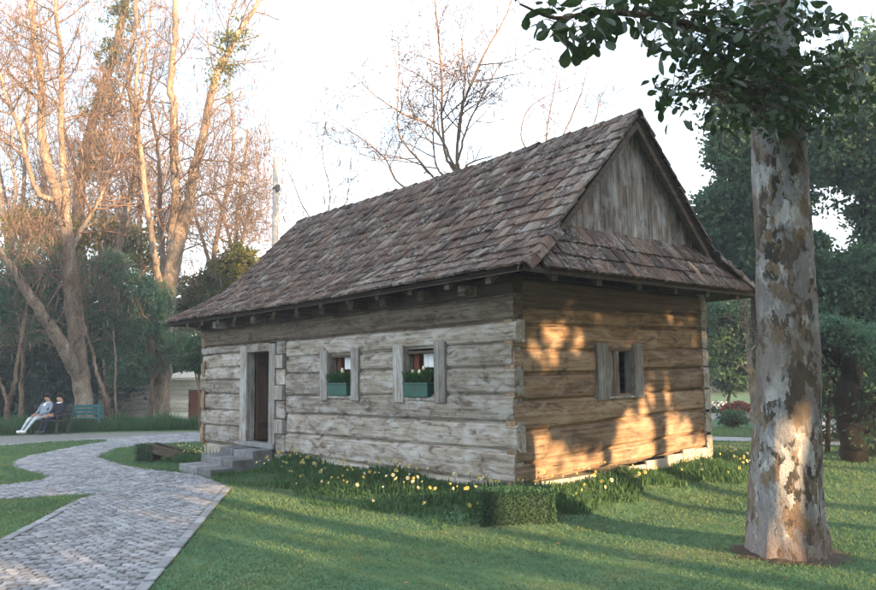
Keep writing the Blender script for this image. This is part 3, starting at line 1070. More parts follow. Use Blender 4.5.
nc = int(ST / EXPO)
TW = 0.150
for side in (0, 1):
    for c in range(nc + 1):
        s = c * EXPO - 0.03
        y_, z_ = float(fy(max(s, 0))), float(fz(max(s, 0)))
        s2 = min(s + 0.28, ST)
        T = np.array([0, float(fy(s2)) - y_, float(fz(s2)) - z_])
        if s < 0: y_, z_ = y_ + T[1] / np.linalg.norm(T) * s, z_ + T[2] / np.linalg.norm(T) * s
        if c * EXPO + TL > ST + 0.10 and c > nc - 1: continue
        xa, xb = xl_at(y_), xr_at(y_)
        n = int((xb - xa) / TW)
        off = (0.5 if c % 2 else 0.0) * TW
        for k in range(n + 1):
            x = xa + TW * 0.5 + k * (xb - xa - TW) / n + (off if 0 < k < n else 0) * 0.5 + rng.normal() * 0.006
            x = min(max(x, xa + 0.05), xb - 0.05)
            zz = z_ + sag(x) + rng.normal() * 0.003
            yy = y_ + rng.normal() * 0.010
            if side: lay((x, W - yy, zz), (-1, 0, 0), (0, -T[1], T[2]), False)
            else: lay((x, yy, zz), (1, 0, 0), T, True)
for sk, sg in ((SKR, 1), (SKL, -1)):
    dx, dz = sk['x1'] - sk['x0'], sk['z1'] - sk['z0']
    ln = math.hypot(dx, dz)
    n_c = max(3, round((ln - 0.12) / 0.262))
    for c in range(n_c):
        t = (c * 0.262 - 0.03) / ln
        x_, z_ = sk['x0'] + dx * t, sk['z0'] + dz * t
        ya = hip_y(z_ + 0.30 * dz / ln) + 0.0
        n = int((W - 2 * ya) / TW)
        for k in range(n + 1):
            y_ = ya + TW * 0.4 + k * (W - 2 * ya - TW * 0.8) / n + rng.normal() * 0.006 + (0.04 if c % 2 and 0 < k < n else 0)
            lay((x_ + rng.normal() * 0.006, y_, z_), (0, sg, 0), (dx, 0, dz), sg > 0)
pos = np.array([p[0][:3, 3] for p in places])
visl = np.array([p[1] for p in places])
order = np.argsort(np.where(visl, np.linalg.norm(pos - CAM, axis=1), 999))
sp = Soup()
for r_, i in enumerate(order):
    Mx = places[i][0]
    k = int(rng.integers(7))
    if r_ < 300:
        o = link('tile', tiles_k[k][0], roof)
        o.matrix_basis = Matrix(Mx.tolist())
    else:
        V = tiles_k[k][1] @ Mx[:3, :3].T + Mx[:3, 3]
        sp.add(V, tiles_k[k][2], rng.random())
o = sp.build('tile_field', M['tile_soup'], roof)
tag(o, kind='stuff')
# ridge caps and hip caps
def cap(P0, P1, wd, name):
    P0, P1 = np.array(P0, float), np.array(P1, float)
    d = P1 - P0
    ln = np.linalg.norm(d)
    d /= ln
    h = np.cross(d, [0, 0, 1.0])
    h /= np.linalg.norm(h)
    u = np.cross(h, d)
    ring = [(-wd, -0.085), (-wd * 0.55, 0.0), (0, 0.028), (wd * 0.55, 0.0), (wd, -0.085)]
    V = []
    for t, lift, sc in ((0, 0.022, 1.06), (1, 0.0, 0.96)):
        for a, b in ring: V.append(P0 + d * ln * t + h * a * sc + u * (b * sc + lift))
        for a, b in ring: V.append(P0 + d * ln * t + h * a * sc * 0.9 + u * (b * sc + lift - 0.02))
    F = [(i, i + 1, 11 + i, 10 + i) for i in range(4)] + [(5 + i, 15 + i, 16 + i, 6 + i) for i in range(4)] + [(i, 5 + i, 6 + i, i + 1) for i in range(4)] + [(10 + i, 11 + i, 16 + i, 15 + i) for i in range(4)] + [(0, 10, 15, 5), (4, 9, 19, 14)]
    return MB().add(V, F).build(name, M['tile_obj'], roof)


nr = 30
for k in range(nr):
    x = XR - 0.0 - k * (XR - XLR) / nr
    x2 = x - (XR - XLR) / nr * 1.12
    j = rng.normal() * 0.008
    cap((x, W / 2 + j, 5.630 + sag(x) + rng.normal() * 0.006), (x2, W / 2 + j, 5.630 + sag(x2)), 0.105, 'ridge_tile')
for k in range(4):
    a = np.array([XE + 0.01, -0.53, 3.07])
    b = np.array([0.50, 0.33, 3.655])
    a[2] -= 0.005
    b[2] -= 0.03
    cap(a + (b - a) * k / 4, a + (b - a) * (k + 1.1) / 4, 0.10, 'hip_tile')
    a2, b2 = a * [1, -1, 1] + [0, W, 0], b * [1, -1, 1] + [0, W, 0]
    cap(a2 + (b2 - a2) * k / 4, a2 + (b2 - a2) * (k + 1.1) / 4, 0.10, 'hip_tile')
# gablet boards (near end) and far end
rng = np.random.default_rng(14)
for gx, y0, y1 in ((0.235, 0.70, 3.975), (-9.28, 0.72, 3.955)):
    y_ = y0
    while y_ < y1 - 0.05:
        w_ = min(rng.uniform(0.16, 0.27), y1 - y_)
        a, b = y_ + 0.004, y_ + w_ - 0.004
        za = float(np.interp(a if a < W / 2 else W - a, PY, PZ)) - 0.075
        zb = float(np.interp(b if b < W / 2 else W - b, PY, PZ)) - 0.075
        zm = None
        th = rng.uniform(0, 0.016)
        x0, x1 = gx - 0.03, gx + th
        zb0 = 3.66 + rng.uniform(-0.02, 0.02)
        if a < W / 2 < b:
            poly = [(a, zb0), (b, zb0), (b, zb), (W / 2, 5.525), (a, za)]
        else:
            poly = [(a, zb0), (b, zb0), (b, max(zb, zb0 + .02)), (a, max(za, zb0 + .02))]
        MB().prism(poly, 'x', x0, x1).build('gable_board', M['board_z'], cabin)
        y_ += w_
# barge rafters under the rake
for s_ in (0, 1):
    P = []
    for gx in (0.36, 0.42):
        for y_, z_ in ((0.30, 3.52), (0.80, 3.985), (2.3375, 5.53), (2.3375, 5.43), (0.85, 3.93), (0.38, 3.50)):
            pass
    poly = [(0.32, 3.50), (0.80, 3.96), (1.40, 4.565), (2.337, 5.51), (2.337, 5.39), (1.45, 4.50), (0.90, 3.95), (0.45, 3.52)]
    if s_: poly = [(W - y_, z_) for y_, z_ in poly]
    o = MB().prism(poly, 'x', 0.36, 0.42).build('barge_rafter', M['dark_y'], roof)
    fix_normals(o)

# ---- stone steps
steps = empty('stone_steps', (-7.05, 0, 0))
tag(steps, 'three worn grey stone steps below the open cabin door', 'steps')
rr = np.random.default_rng(31)
for k, (ya, yb, zt) in enumerate(((-0.46, -0.05, 0.40), (-0.86, -0.46, 0.27), (-1.30, -0.86, 0.135))):
    xk = -0.72
    while xk < 0.66:
        w_ = rr.uniform(0.38, 0.62)
        x1 = min(xk + w_, 0.72)
        if 0.72 - x1 < 0.15: x1 = 0.72
        MB().box(xk + 0.005, x1 - 0.005, ya + rr.uniform(-0.012, 0.012) + 0.006, yb, -0.03, zt + rr.uniform(-0.012, 0.012)).build('step_stone', M['step'], steps, bevel=0.014)
        xk = x1
MB().box(-0.70, 0.70, -0.44, -0.052, -0.03, 0.36).build('step_core', M['step'], steps)

# ------------------------------------------------------------------ plane tree in front, at the right
rng = np.random.default_rng(41)
PT = gnd(789, 553)
ptree = empty('plane_tree', (float(PT[0]), float(PT[1]), 0))
tag(ptree, 'thick mottled grey tree trunk on the lawn right of the cabin, large leaves overhead', 'tree')
D0 = float((PT - CAM) @ _fw)
TP = smooth_line([np.array([PT[0], PT[1], -0.06]), at(786, 500, D0 + .02), at(787, 400, D0 + 0.05), at(784, 280, D0 + 0.10), at(780, 120, D0 + 0.15), at(770, 0, D0 + 0.2), at(762, -140, D0 + .3), at(750, -330, D0 + .5)], 9)
TR = np.interp(TP[:, 2], [-0.06, 0.08, 0.25, 0.6, 1.2, 2.2, 4.0, 6.0, 9.0], [0.405, 0.375, 0.350, 0.330, 0.306, 0.268, 0.245, 0.21, 0.10])
nring = 40
V, F = tube_np(TP, TR, nring)
V = V.reshape(len(TP), nring, 3)
aa = np.arange(nring) * 2 * math.pi / nring
for i in range(len(TP)):
    z = TP[i][2]
    bump_ = 0.018 * np.sin(3 * aa + z * 1.3) + 0.012 * np.sin(5 * aa - z * 2.1) + 0.008 * np.sin(11 * aa + z * 5) + rng.normal(size=nring) * 0.003
    flare = max(0, 0.45 - z) / 0.45
    bump_ += flare * 0.045 * np.maximum(0, np.sin(4 * aa + 0.7)) ** 2
    V[i] = TP[i] + (V[i] - TP[i]) * (1 + bump_[:, None] / TR[i])
loc = np.array([PT[0], PT[1], 0])
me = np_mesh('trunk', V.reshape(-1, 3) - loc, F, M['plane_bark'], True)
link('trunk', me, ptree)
# dark mulch ring
mulch = MB()
n = 28
Vm = [(0, 0, 0.05)] + [((0.54 + 0.08 * math.sin(3 * k) + 0.05 * math.cos(7 * k)) * math.cos(k * 2 * math.pi / n) * 0.98, (0.54 + 0.09 * math.sin(2 * k + 1)) * math.sin(k * 2 * math.pi / n), 0.006) for k in range(n)]
mulch.add(Vm, [(0, 1 + k, 1 + (k + 1) % n) for k in range(n)])
mo = mulch.build('mulch', M['soil'])
mo.location = (float(PT[0]), float(PT[1]), 0)
tag(mo, 'dark bare earth around the foot of the plane tree', 'soil', kind='structure')
# branches
br = Soup()
def br_line(pts, r0, r1):
    P = smooth_line([at(*q) - loc for q in pts], 6)
    br.tube(P, np.linspace(r0, r1, len(P)), 7)
    return P
arm = br_line([(774, 60, D0 + .15), (720, 35, D0 - .5), (660, 18, D0 - 1.0), (600, 12, D0 - 1.4), (556, 18, D0 - 1.6), (520, 4, D0 - 1.7)], 0.045, 0.008)
arm2 = br_line([(776, 90, D0 + .1), (730, 88, D0 - .4), (690, 95, D0 - .8), (655, 88, D0 - 1.0)], 0.03, 0.006)
arm3 = br_line([(778, 100, D0 + .1), (820, 75, D0 - .2), (860, 62, D0 - .4)], 0.03, 0.006)
arm4 = br_line([(772, 20, D0 + .15), (800, -20, D0 - .3), (850, -40, D0 - .6)], 0.04, 0.01)
arm5 = br_line([(770, -20, D0 + .2), (700, -60, D0 - .6), (620, -70, D0 - 1.2)], 0.05, 0.012)
bo = tag(br.build('branches', M['bark_brown'], ptree, True), kind='stuff')
# leaves
def big_leaf(rng, Ln, Wd):
    st = [(0, 0.02), (0.18, 0.18), (0.42, 0.42), (0.68, 0.50), (0.88, 0.34), (1.0, 0.04)]
    V, F = [], []
    curl = rng.uniform(0.05, 0.22)
    for t, w in st:
        zc_ = -curl * t * t * Ln
        V += [(-w * Wd, t * Ln, zc_ + 0.12 * w * Wd), (0, t * Ln, zc_ - 0.05 * Wd), (w * Wd, t * Ln, zc_ + 0.12 * w * Wd)]
    for i in range(len(st) - 1):
        a = i * 3
        F += [(a, a + 1, a + 4, a + 3), (a + 1, a + 2, a + 5, a + 4)]
    return np.array(V), np.array(F)
leaf_k = []
for q in range(6):
    V, F = big_leaf(rng, rng.uniform(0.13, 0.19), rng.uniform(0.075, 0.10))
    me = bpy.data.meshes.new('leaf')
    me.from_pydata(V.tolist(), [], F.tolist())
    me.update()
    me.materials.append(M['mag_leaf'])
    leaf_k.append((me, V, F))
crown = empty('crown', (0, 0, 0))
crown.parent = ptree
clus = []   # (u, v, depth offset, spread px, count, scale)
for u, v, s, c, sc in ((520, 3, 4, 2, .9), (545, 22, 8, 7, 1), (556, 8, 8, 7, 1), (572, 25, 12, 15, 1.05), (590, 30, 14, 22, 1.05), (600, 10, 14, 18, 1), (622, 8, 12, 14, .95), (640, 22, 14, 14, .9), (655, 10, 14, 16, .85),
                       (662, 48, 9, 6, .95), (690, 15, 20, 34, .8), (700, 40, 18, 30, .75), (722, 12, 22, 44, .75), (730, 55, 18, 34, .72), (745, 85, 16, 34, .7), (712, 70, 16, 24, .7), (690, 88, 12, 14, .65), (672, 95, 10, 9, .65), (655, 90, 6, 5, .6),
                       (690, 112, 9, 6, .6), (730, 112, 12, 16, .65), (758, 30, 20, 44, .7), (765, 68, 18, 44, .7), (758, 108, 14, 28, .65), (792, 92, 16, 32, .7), (800, 62, 16, 30, .7), (812, 112, 14, 22, .65), (826, 85, 14, 22, .7), (780, 118, 12, 18, .6), (812, 20, 12, 14, .7), (800, 8, 12, 12, .7), (835, 22, 10, 9, .7),
                       (840, 55, 12, 12, .7), (850, 92, 14, 16, .65), (838, 125, 10, 9, .6), (860, 70, 12, 10, .65), (740, 118, 8, 6, .55), (768, 118, 8, 7, .55)):
    clus.append((u, v, s, c, sc))
arms = np.concatenate([arm, arm2, arm3, arm4, arm5])
L_all = []
for u, v, s, c, sc in clus:
    dep = D0 + np.interp(u, [515, 600, 700, 775, 860], [-1.7, -1.4, -0.75, -0.45, -0.45])
    for k in range(int(c * (3.0 if u > 650 else 1.5))):
        q = at(u + rng.normal() * s, v + rng.normal() * s * 0.75, dep + rng.normal() * 0.18 * (1 if u < 660 else 1.6)) - loc
        L_all.append((q, sc * rng.uniform(0.55, 1.25)))
for k in range(500):                                             # the rest of the crown above the picture
    q = at(rng.uniform(560, 1000), rng.uniform(-330, -25), D0 + rng.uniform(-1.6, 1.4)) - loc
    L_all.append((q, rng.uniform(0.7, 1.1)))
sp = Soup()
stalk = Soup()
for r_, (q, sc) in enumerate(L_all):
    d = np.array([rng.normal(), rng.normal(), rng.normal() * 0.6 - 0.35])
    j = np.argmin(((arms - q) ** 2).sum(1))
    away = q - arms[j]
    d = d + away / (np.linalg.norm(away) + 1e-6) * 0.8
    d /= np.linalg.norm(d)
    n_ = np.array([rng.normal() * 0.6, rng.normal() * 0.6, 1.0])
    n_ = n_ - n_.dot(d) * d
    n_ /= np.linalg.norm(n_)
    s_ = np.cross(d, n_)
    Mx = np.array([[s_[0] * sc, d[0] * sc, n_[0] * sc, q[0]], [s_[1] * sc, d[1] * sc, n_[1] * sc, q[1]], [s_[2] * sc, d[2] * sc, n_[2] * sc, q[2]], [0, 0, 0, 1]])
    k = int(rng.integers(6))
    if r_ < 300:
        o = link('leaf', leaf_k[k][0], crown)
        o.matrix_basis = Matrix(Mx.tolist())
    else:
        sp.add(leaf_k[k][1] @ Mx[:3, :3].T + Mx[:3, 3], leaf_k[k][2])
    if r_ % 5 == 0 and np.linalg.norm(away) < 0.6:
        mid = (q + arms[j]) / 2 + np.array([0, 0, 0.04])
        stalk.tube(np.array([arms[j], mid, q]), np.array([0.005, 0.004, 0.002]), 4)
o = sp.build('leaf_mass', M['mag_leaf'], crown)
tag(o, kind='stuff')
tag(stalk.build('twigs', M['bark_brown'], ptree), kind='stuff')


# ------------------------------------------------------------------ generic trees
def make_tree(name, label, base, limbs, bark, seed, group=None, twig=None, leaf=None, moss=None, crowns=None, cat='tree', smooth_sides=9, slim=0.82):
    """limbs: [(list of world points, r0, r1)]; twig=(per limb, length, depth, kids, up, from_t)"""
    rg = np.random.default_rng(seed)
    base = np.array([float(base[0]), float(base[1]), 0.0])
    root = empty(name, tuple(base))
    tag(root, label, cat, group)
    tr = Soup()
    lines = []
    for pts, r0, r1 in limbs:
        P = smooth_line(np.array(pts, float), 6) - base
        P[1:-1] += rg.normal(size=P[1:-1].shape) * min(r0, 0.12) * 0.16
        tr.tube(P, np.linspace(r0, r1, len(P)) * slim, smooth_sides)
        lines.append((P, r0, r1))
    tr.build('trunk', M[bark], root, True)
    tips = []
    if twig:
        tw = Soup()
        per, ln, dep, kids, up, t0 = twig
        for P, r0, r1 in lines:
            for k in range(per):
                t = t0 + (1 - t0) * (k + rg.random()) / per
                q = polyline_samples(P, [t])[0]
                q2 = polyline_samples(P, [min(1, t + 0.05)])[0]
                ax = q2 - q if np.linalg.norm(q2 - q) > 1e-6 else np.array([0, 0, 1.0])
                ax = ax / np.linalg.norm(ax)
                sd = rand_unit(1, rg)[0]
                sd = sd - sd.dot(ax) * ax
                sd /= np.linalg.norm(sd) + 1e-9
                rr_ = (r0 + (r1 - r0) * t) * 0.40
                grow(tw, rg, q, ax * 0.55 + sd * 0.9, ln * (1.15 - 0.5 * t) * rg.uniform(0.7, 1.2), max(0.008, min(rr_, 0.035)), dep, tips, up, 0.45, kids, 4)
        tag(tw.build('twigs', M[twig_mat.get(bark, 'bark_grey')], root), kind='stuff')
    if moss and tips:
        T = np.array(tips)
        n, size, mat = moss
        C = T[rg.integers(len(T), size=n)] + rg.normal(size=(n, 3)) * 0.16
        V, F = cards(C, rg.uniform(0.25, 1.2, n) * size, rg, np.tile([0, 0, -1.6], (n, 1)), 0.5, 0.10)
        tag(link('moss', np_mesh('moss', V, F, M[mat]), root), kind='stuff')
    if leaf and tips:
        T = np.array(tips)
        n, size, mat = leaf
        C = T[rg.integers(len(T), size=n)] + rg.normal(size=(n, 3)) * 0.22
        V, F = cards(C, rg.uniform(0.6, 1.3, n) * size, rg, None, 1.0, 0.55)
        link('crown', np_mesh('crown', V, F, M[mat]), root)
    if crowns:
        ells, ncl, nlf, size, mat, asp, droop = crowns
        C = clumps([(np.array(c) - base, r) for c, r in ells], ncl, nlf, rg)
        C = C[C[:, 2] > 0.05]
        n = len(C)
        V, F = cards(C, rg.uniform(0.6, 1.3, n) * size, rg, np.tile([0, 0, droop], (n, 1)), 1.0, asp)
        link('crown', np_mesh('crown', V, F, M[mat]), root)
    return root


twig_mat = {'bark_pale': 'bark_grey', 'bark_brown': 'bark_grey', 'bark_dark': 'bark_dark', 'bark_grey': 'bark_grey'}
px = lambda d: d / FPX


def pts(lst, d): return [at(q[0], q[1], d + (q[2] if len(q) > 2 else 0)) for q in lst]


def root_pts(u, v, lst, dd=0.0):
    """limb starting on the ground below photo point (u,v)"""
    g = gnd(u, v)
    d = float((g - CAM) @ _fw)
    g = g.copy()
    g[2] = -0.08
    return g, d, [g] + pts(lst, d + dd)


# left: big leaning pale tree
g, d, P0 = root_pts(85, 427, [(83, 395), (79, 360), (75, 325), (70, 281), (68, 237), (60, 200)])
make_tree('leaning_tree', 'thick brown trunk behind the seated people, one limb leaning far left', g,
          [(P0, 0.44, 0.27), (pts([(81, 385), (66, 352, -.6), (44, 317, -1.2), (26, 290, -1.6), (8, 262, -1.8), (-20, 225, -2)], d), 0.34, 0.12),
           (pts([(60, 200), (48, 165), (42, 135), (41, 78), (33, 30), (30, -20), (24, -80)], d), 0.24, 0.10), (pts([(66, 215), (66, 190), (61, 129), (62, 68), (56, 10), (58, -40)], d), 0.18, 0.07),
           (pts([(56, 200), (36, 190, -.5), (20, 132, -1), (4, 90, -1.4), (-12, 40, -1.8)], d), 0.14, 0.05), (pts([(70, 250), (90, 215, .8), (104, 190, 1.2), (118, 150, 1.6)], d), 0.12, 0.04)],
          'bark_pale', 51, 'tall pale trees left of the cabin', (20, 2.6, 2, 6, 0.15, 0.3), (1200, .1, 'dry_leaf'), (2600, 0.4, 'moss'))
# vine-clad tree
g, d, P0 = root_pts(92, 417, [(90, 360), (82, 290), (78, 200), (88, 145), (98, 102), (115, 51), (125, 0), (132, -60)])
vt = make_tree('vine_clad_tree', 'tall tree wrapped in dark vines, crossing the top left of the picture', g,
               [(P0, 0.45, 0.16), (pts([(90, 150), (112, 120, -.6), (128, 80, -1), (150, 40, -1.2)], d), 0.10, 0.03), (pts([(82, 190), (70, 150, .5), (58, 110, .8), (40, 70, 1)], d), 0.10, 0.03)],
               'bark_brown', 52, 'tall pale trees left of the cabin', (14, 2.2, 2, 5, 0.2, 0.35), None, (1100, 0.45, 'moss'),
               ([(at(u, v, d), (.75 * s, .75 * s, .95 * s)) for u, v, s in ((118, 28, 1), (112, 55, .9), (104, 85, 1), (98, 115, 1), (92, 145, .9), (88, 170, .8), (126, 5, 1), (110, 100, .8))], 14, 40, 0.17, 'sun_leaf', 0.5, -0.5))
# brown trunk with three pale stems
g, d, P0 = root_pts(160, 423, [(160, 395), (163, 360), (165, 325), (172, 268), (181, 230), (189, 206)])
make_tree('stemmed_tree', 'brown trunk beside the white shed, splitting into tall pale stems', g,
          [(P0, 0.50, 0.34), (pts([(181, 230), (187, 209), (196, 165), (204, 131), (217, 75), (236, 37), (258, 2), (280, -40)], d), 0.30, 0.07), (pts([(170, 285), (172, 240), (176, 200), (174, 150), (174, 104), (170, 86), (175, 30), (176, -20), (180, -80)], d, ), 0.27, 0.11),
           (pts([(165, 310), (155, 260, -.6), (148, 209, -.8), (140, 142, -1), (136, 90, -1.2), (140, 40, -1.2)], d), 0.20, 0.05), (pts([(168, 300), (162, 250, .8), (160, 200, 1), (158, 150, 1.4), (150, 100, 1.6), (155, 50, 1.6)], d), 0.18, 0.05),
           (pts([(188, 172), (198, 161, -.4), (216, 161, -.8), (236, 163, -1), (252, 170, -1.2)], d), 0.07, 0.02), (pts([(192, 200), (215, 190, .4), (232, 182, .6), (252, 181, .8)], d), 0.06, 0.02), (pts([(214, 85), (226, 60, .5), (229, 20, .8), (240, -10, 1)], d), 0.09, 0.03)],
          'bark_pale', 53, 'tall pale trees left of the cabin', (15, 2.3, 2, 6, 0.12, 0.2), None, (3200, 0.42, 'moss'),
          ([(at(u, v, d), (.6, .6, .8)) for u, v in ((234, 42), (228, 60), (222, 78), (240, 30))], 10, 26, 0.16, 'sun_leaf', 0.4, -0.8))
# pale limb tree
g, d, P0 = root_pts(112, 419, [(108, 360), (108, 300), (112, 268), (118, 250), (124, 225), (129, 200), (136, 165), (134, 120), (128, 70), (136, 20), (133, -40)])
make_tree('pale_tree', 'slender white-barked tree rising between the two thick trunks', g, [(P0, 0.30, 0.08), (pts([(124, 225), (108, 190, -.5), (98, 165, -.8), (84, 140, -1)], d), 0.09, 0.03)],
          'bark_pale', 54, 'tall pale trees left of the cabin', (20, 2.2, 2, 6, 0.15, 0.35), None, (1500, 0.4, 'moss'))
# far-left pale trunk at the picture edge
g, d, P0 = root_pts(14, 416, [(14, 330), (8, 240), (-2, 190), (-10, 120), (-22, 40), (-24, -40)])
make_tree('edge_tree', 'pale trunk at the left edge of the picture above the green foliage', g, [(P0, 0.34, 0.10), (pts([(8, 240), (16, 190, .6), (10, 150, .9), (18, 110, 1), (6, 60, 1.2)], d), 0.12, 0.03)],
          'bark_pale', 55, 'tall pale trees left of the cabin', (15, 2.4, 2, 5, 0.2, 0.35), None, (900, 0.45, 'moss'))
# background bare trees, hazy twig mass
for k, (u, top, lean, sd) in enumerate(((20, -30, 10, 60), (60, 20, -12, 61), (140, -10, 8, 62), (205, 60, 14, 63), (232, 130, 10, 64), (-30, 10, 8, 65), (100, 60, 6, 66))):
    g = gnd(u, 409.5)
    d = float((g - CAM) @ _fw)
    g[2] = -0.1
    rg = np.random.default_rng(sd)
    P0 = [g] + pts([(u + lean * 0.2, 330), (u + lean * 0.5 + rg.normal() * 4, 250), (u + lean + rg.normal() * 6, (250 + top) / 2), (u + lean * 1.6, top)], d)
    P1 = pts([(u + lean * 0.4, 265), (u - 14, 200, 1), (u - 26, 130 + max(top, 0) * .5, 2)], d)
    P2 = pts([(u + lean * 0.4, 280), (u + 16, 215, -1), (u + 30, 150 + max(top, 0) * .5, -2)], d)
    where = ['second from the left edge', 'behind the leaning trunk', 'behind the stemmed trunk', 'nearest the cabin roof and tall', 'small, lowest beside the cabin roof', 'outermost at the left edge', 'between the vine-clad and white-barked trees'][k]
    make_tree('bare_tree', 'hazy bare background tree with brown twigs, ' + where, g, [(P0, 0.30, 0.06), (P1, 0.14, 0.04), (P2, 0.14, 0.04)], 'bark_pale', sd, 'bare trees in the left background',
              (20, 3.0, 2, 6, 0.1, 0.15), (1800, 0.11, 'dry_leaf'), (1500, 0.4, 'moss'))
# young thin trees near the path
g, d, P0 = root_pts(7, 432, [(7, 415), (8, 405), (14, 385), (17, 365), (22, 335), (27, 300)])
make_tree('forked_sapling', 'thin forked sapling in front of the dark wood, left of the seated people', g, [(P0, 0.13, 0.05), (pts([(8, 405), (3, 390, .2), (-1, 375, .4), (-6, 345, .6)], d), 0.09, 0.04)], 'bark_brown', 71, None, (4, 1.0, 1, 3, .3, .7), None)
g, d, P0 = root_pts(111, 430, [(110, 415), (105, 395), (97, 372), (91, 345), (84, 325), (80, 290)])
make_tree('leaning_sapling', 'thin pale sapling leaning left beside the thick brown trunk', g, [(P0, 0.10, 0.05)], 'bark_brown', 72, None, (4, 1.0, 1, 3, .3, .6), None)
g, d, P0 = root_pts(116, 430, [(116, 410), (115, 385), (116, 362), (113, 330)])
make_tree('upright_sapling', 'very thin straight sapling in front of the plank fence', g, [(P0, 0.05, 0.03)], 'bark_grey', 73, None, (4, .8, 1, 3, .3, .6), None)


# green wispy foliage masses, each a small evergreen with its own trunk
def evergreen(name, label, u, vbase, ells, d, mat, ncl, nlf, size, asp, droop, seed, group, bark='bark_brown', r=0.14):
    e = [(at(q[0], q[1], d + (q[3] if len(q) > 3 else 0)), (q[2] * px(d), q[2] * px(d), q[2] * px(d) * (q[4] if len(q) > 4 else 0.85))) for q in ells]
    g = at(u, vbase, d).copy()
    g[2] = -0.05
    c = np.mean([q[0] for q in e], axis=0)
    limbs = [([g, (g * 0.6 + c * 0.4), c], r, r * 0.4)]
    for q in e[:6]: limbs.append(([g * 0.45 + c * 0.55, (c + q[0]) / 2 + np.array([0, 0, -.2]), q[0]], r * 0.5, r * 0.15))
    return make_tree(name, label, g, limbs, bark, seed, group, None, None, None, (e, ncl, nlf, size, mat, asp, droop), smooth_sides=7)


GL = 'green evergreens under the pale trees'
evergreen('evergreen_tree', 'feathery blue-green evergreen at the left edge above the forked sapling', 20, 425, [(8, 275, 32), (36, 265, 30), (22, 305, 30), (50, 290, 22), (0, 320, 24), (40, 325, 18)], 29.5, 'wisp_leaf', 70, 60, 0.16, 0.25, -0.5, 81, GL)
evergreen('evergreen_tree', 'feathery blue-green evergreen between the leaning trunk and the white-barked tree', 104, 425, [(92, 285, 28), (112, 310, 26), (128, 285, 24), (98, 330, 22), (122, 345, 24), (110, 265, 16)], 30.5, 'wisp_leaf', 70, 60, 0.16, 0.25, -0.5, 82, GL)
evergreen('evergreen_tree', 'feathery evergreen hanging low beside the brown trunk near the white shed', 150, 425, [(146, 330, 22), (138, 360, 20), (152, 300, 20), (128, 372, 16), (176, 345, 14), (185, 352, 14)], 30.0, 'wisp_leaf', 64, 56, 0.16, 0.25, -0.5, 83, GL)
evergreen('olive_bush', 'sunlit olive-green bush behind the cabin roof corner', 205, 420, [(205, 290, 22), (225, 275, 20), (240, 262, 18), (190, 310, 20), (215, 315, 25)], 33, 'sun_leaf', 60, 50, 0.20, 0.4, -0.2, 84, GL)
evergreen('olive_bush', 'broad olive-green bush between pale trunks in the left background', 130, 420, [(60, 240, 28), (105, 238, 24), (140, 245, 24), (30, 225, 24), (160, 280, 24)], 36, 'sun_leaf', 48, 44, 0.22, 0.4, -0.2, 85, GL)
evergreen('shed_shrub', 'dark leafy shrub leaning over the white shed roof', 200, 420, [(196, 350, 12), (206, 345, 12), (188, 362, 9), (202, 365, 8)], 26, 'dark_leaf', 40, 40, 0.13, 0.45, -0.3, 86, GL, r=0.07)


def wood(name, label, ells, mat, n, size, seed):
    rg = np.random.default_rng(seed)
    C = []
    for u, v, d, ru, rv in ells:
        c = at(u, v, d)
        r = np.array([ru * px(d), ru * px(d), rv * px(d)])
        q = rand_unit(n, rg) * rg.random((n, 1)) ** 0.33
        C.append(c + q * r * (1 + 0.15 * np.sin(q[:, :1] * 9 + q[:, 1:2] * 7)))
    C = np.concatenate(C)
    C = C[C[:, 2] > 0.02]
    V, F = cards(C, rg.uniform(.6, 1.3, len(C)) * size, rg, np.tile([0, 0, -0.3], (len(C), 1)), 1.0, 0.5)
    return tag(link(name, np_mesh(name, V, F, M[mat])), label, 'woods', kind='stuff')


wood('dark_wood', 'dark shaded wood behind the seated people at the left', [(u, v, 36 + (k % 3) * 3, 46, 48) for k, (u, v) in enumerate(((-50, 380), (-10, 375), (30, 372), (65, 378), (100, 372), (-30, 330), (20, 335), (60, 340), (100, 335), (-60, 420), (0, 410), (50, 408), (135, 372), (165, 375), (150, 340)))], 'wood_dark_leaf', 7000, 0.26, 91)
wood('far_wood', 'distant dark wood beyond the drive at the right', [(u, v, 62 + (k % 3) * 4, 52, 44) for k, (u, v) in enumerate(((690, 300), (740, 310), (790, 320), (840, 320), (890, 320), (930, 320), (690, 350), (740, 355), (800, 355), (850, 355), (900, 355), (640, 330), (960, 330)))], 'wood_dark_leaf', 5000, 0.42, 92)
wood('far_wood', 'distant greyish wood far behind the left trees', [(u, v, 75 + (k % 3) * 5, 40, 40) for k, (u, v) in enumerate(((-60, 360), (-20, 350), (30, 350), (80, 355), (130, 350), (180, 355), (230, 350), (280, 360), (330, 365)))], 'dark_leaf', 1500, 0.8, 93)

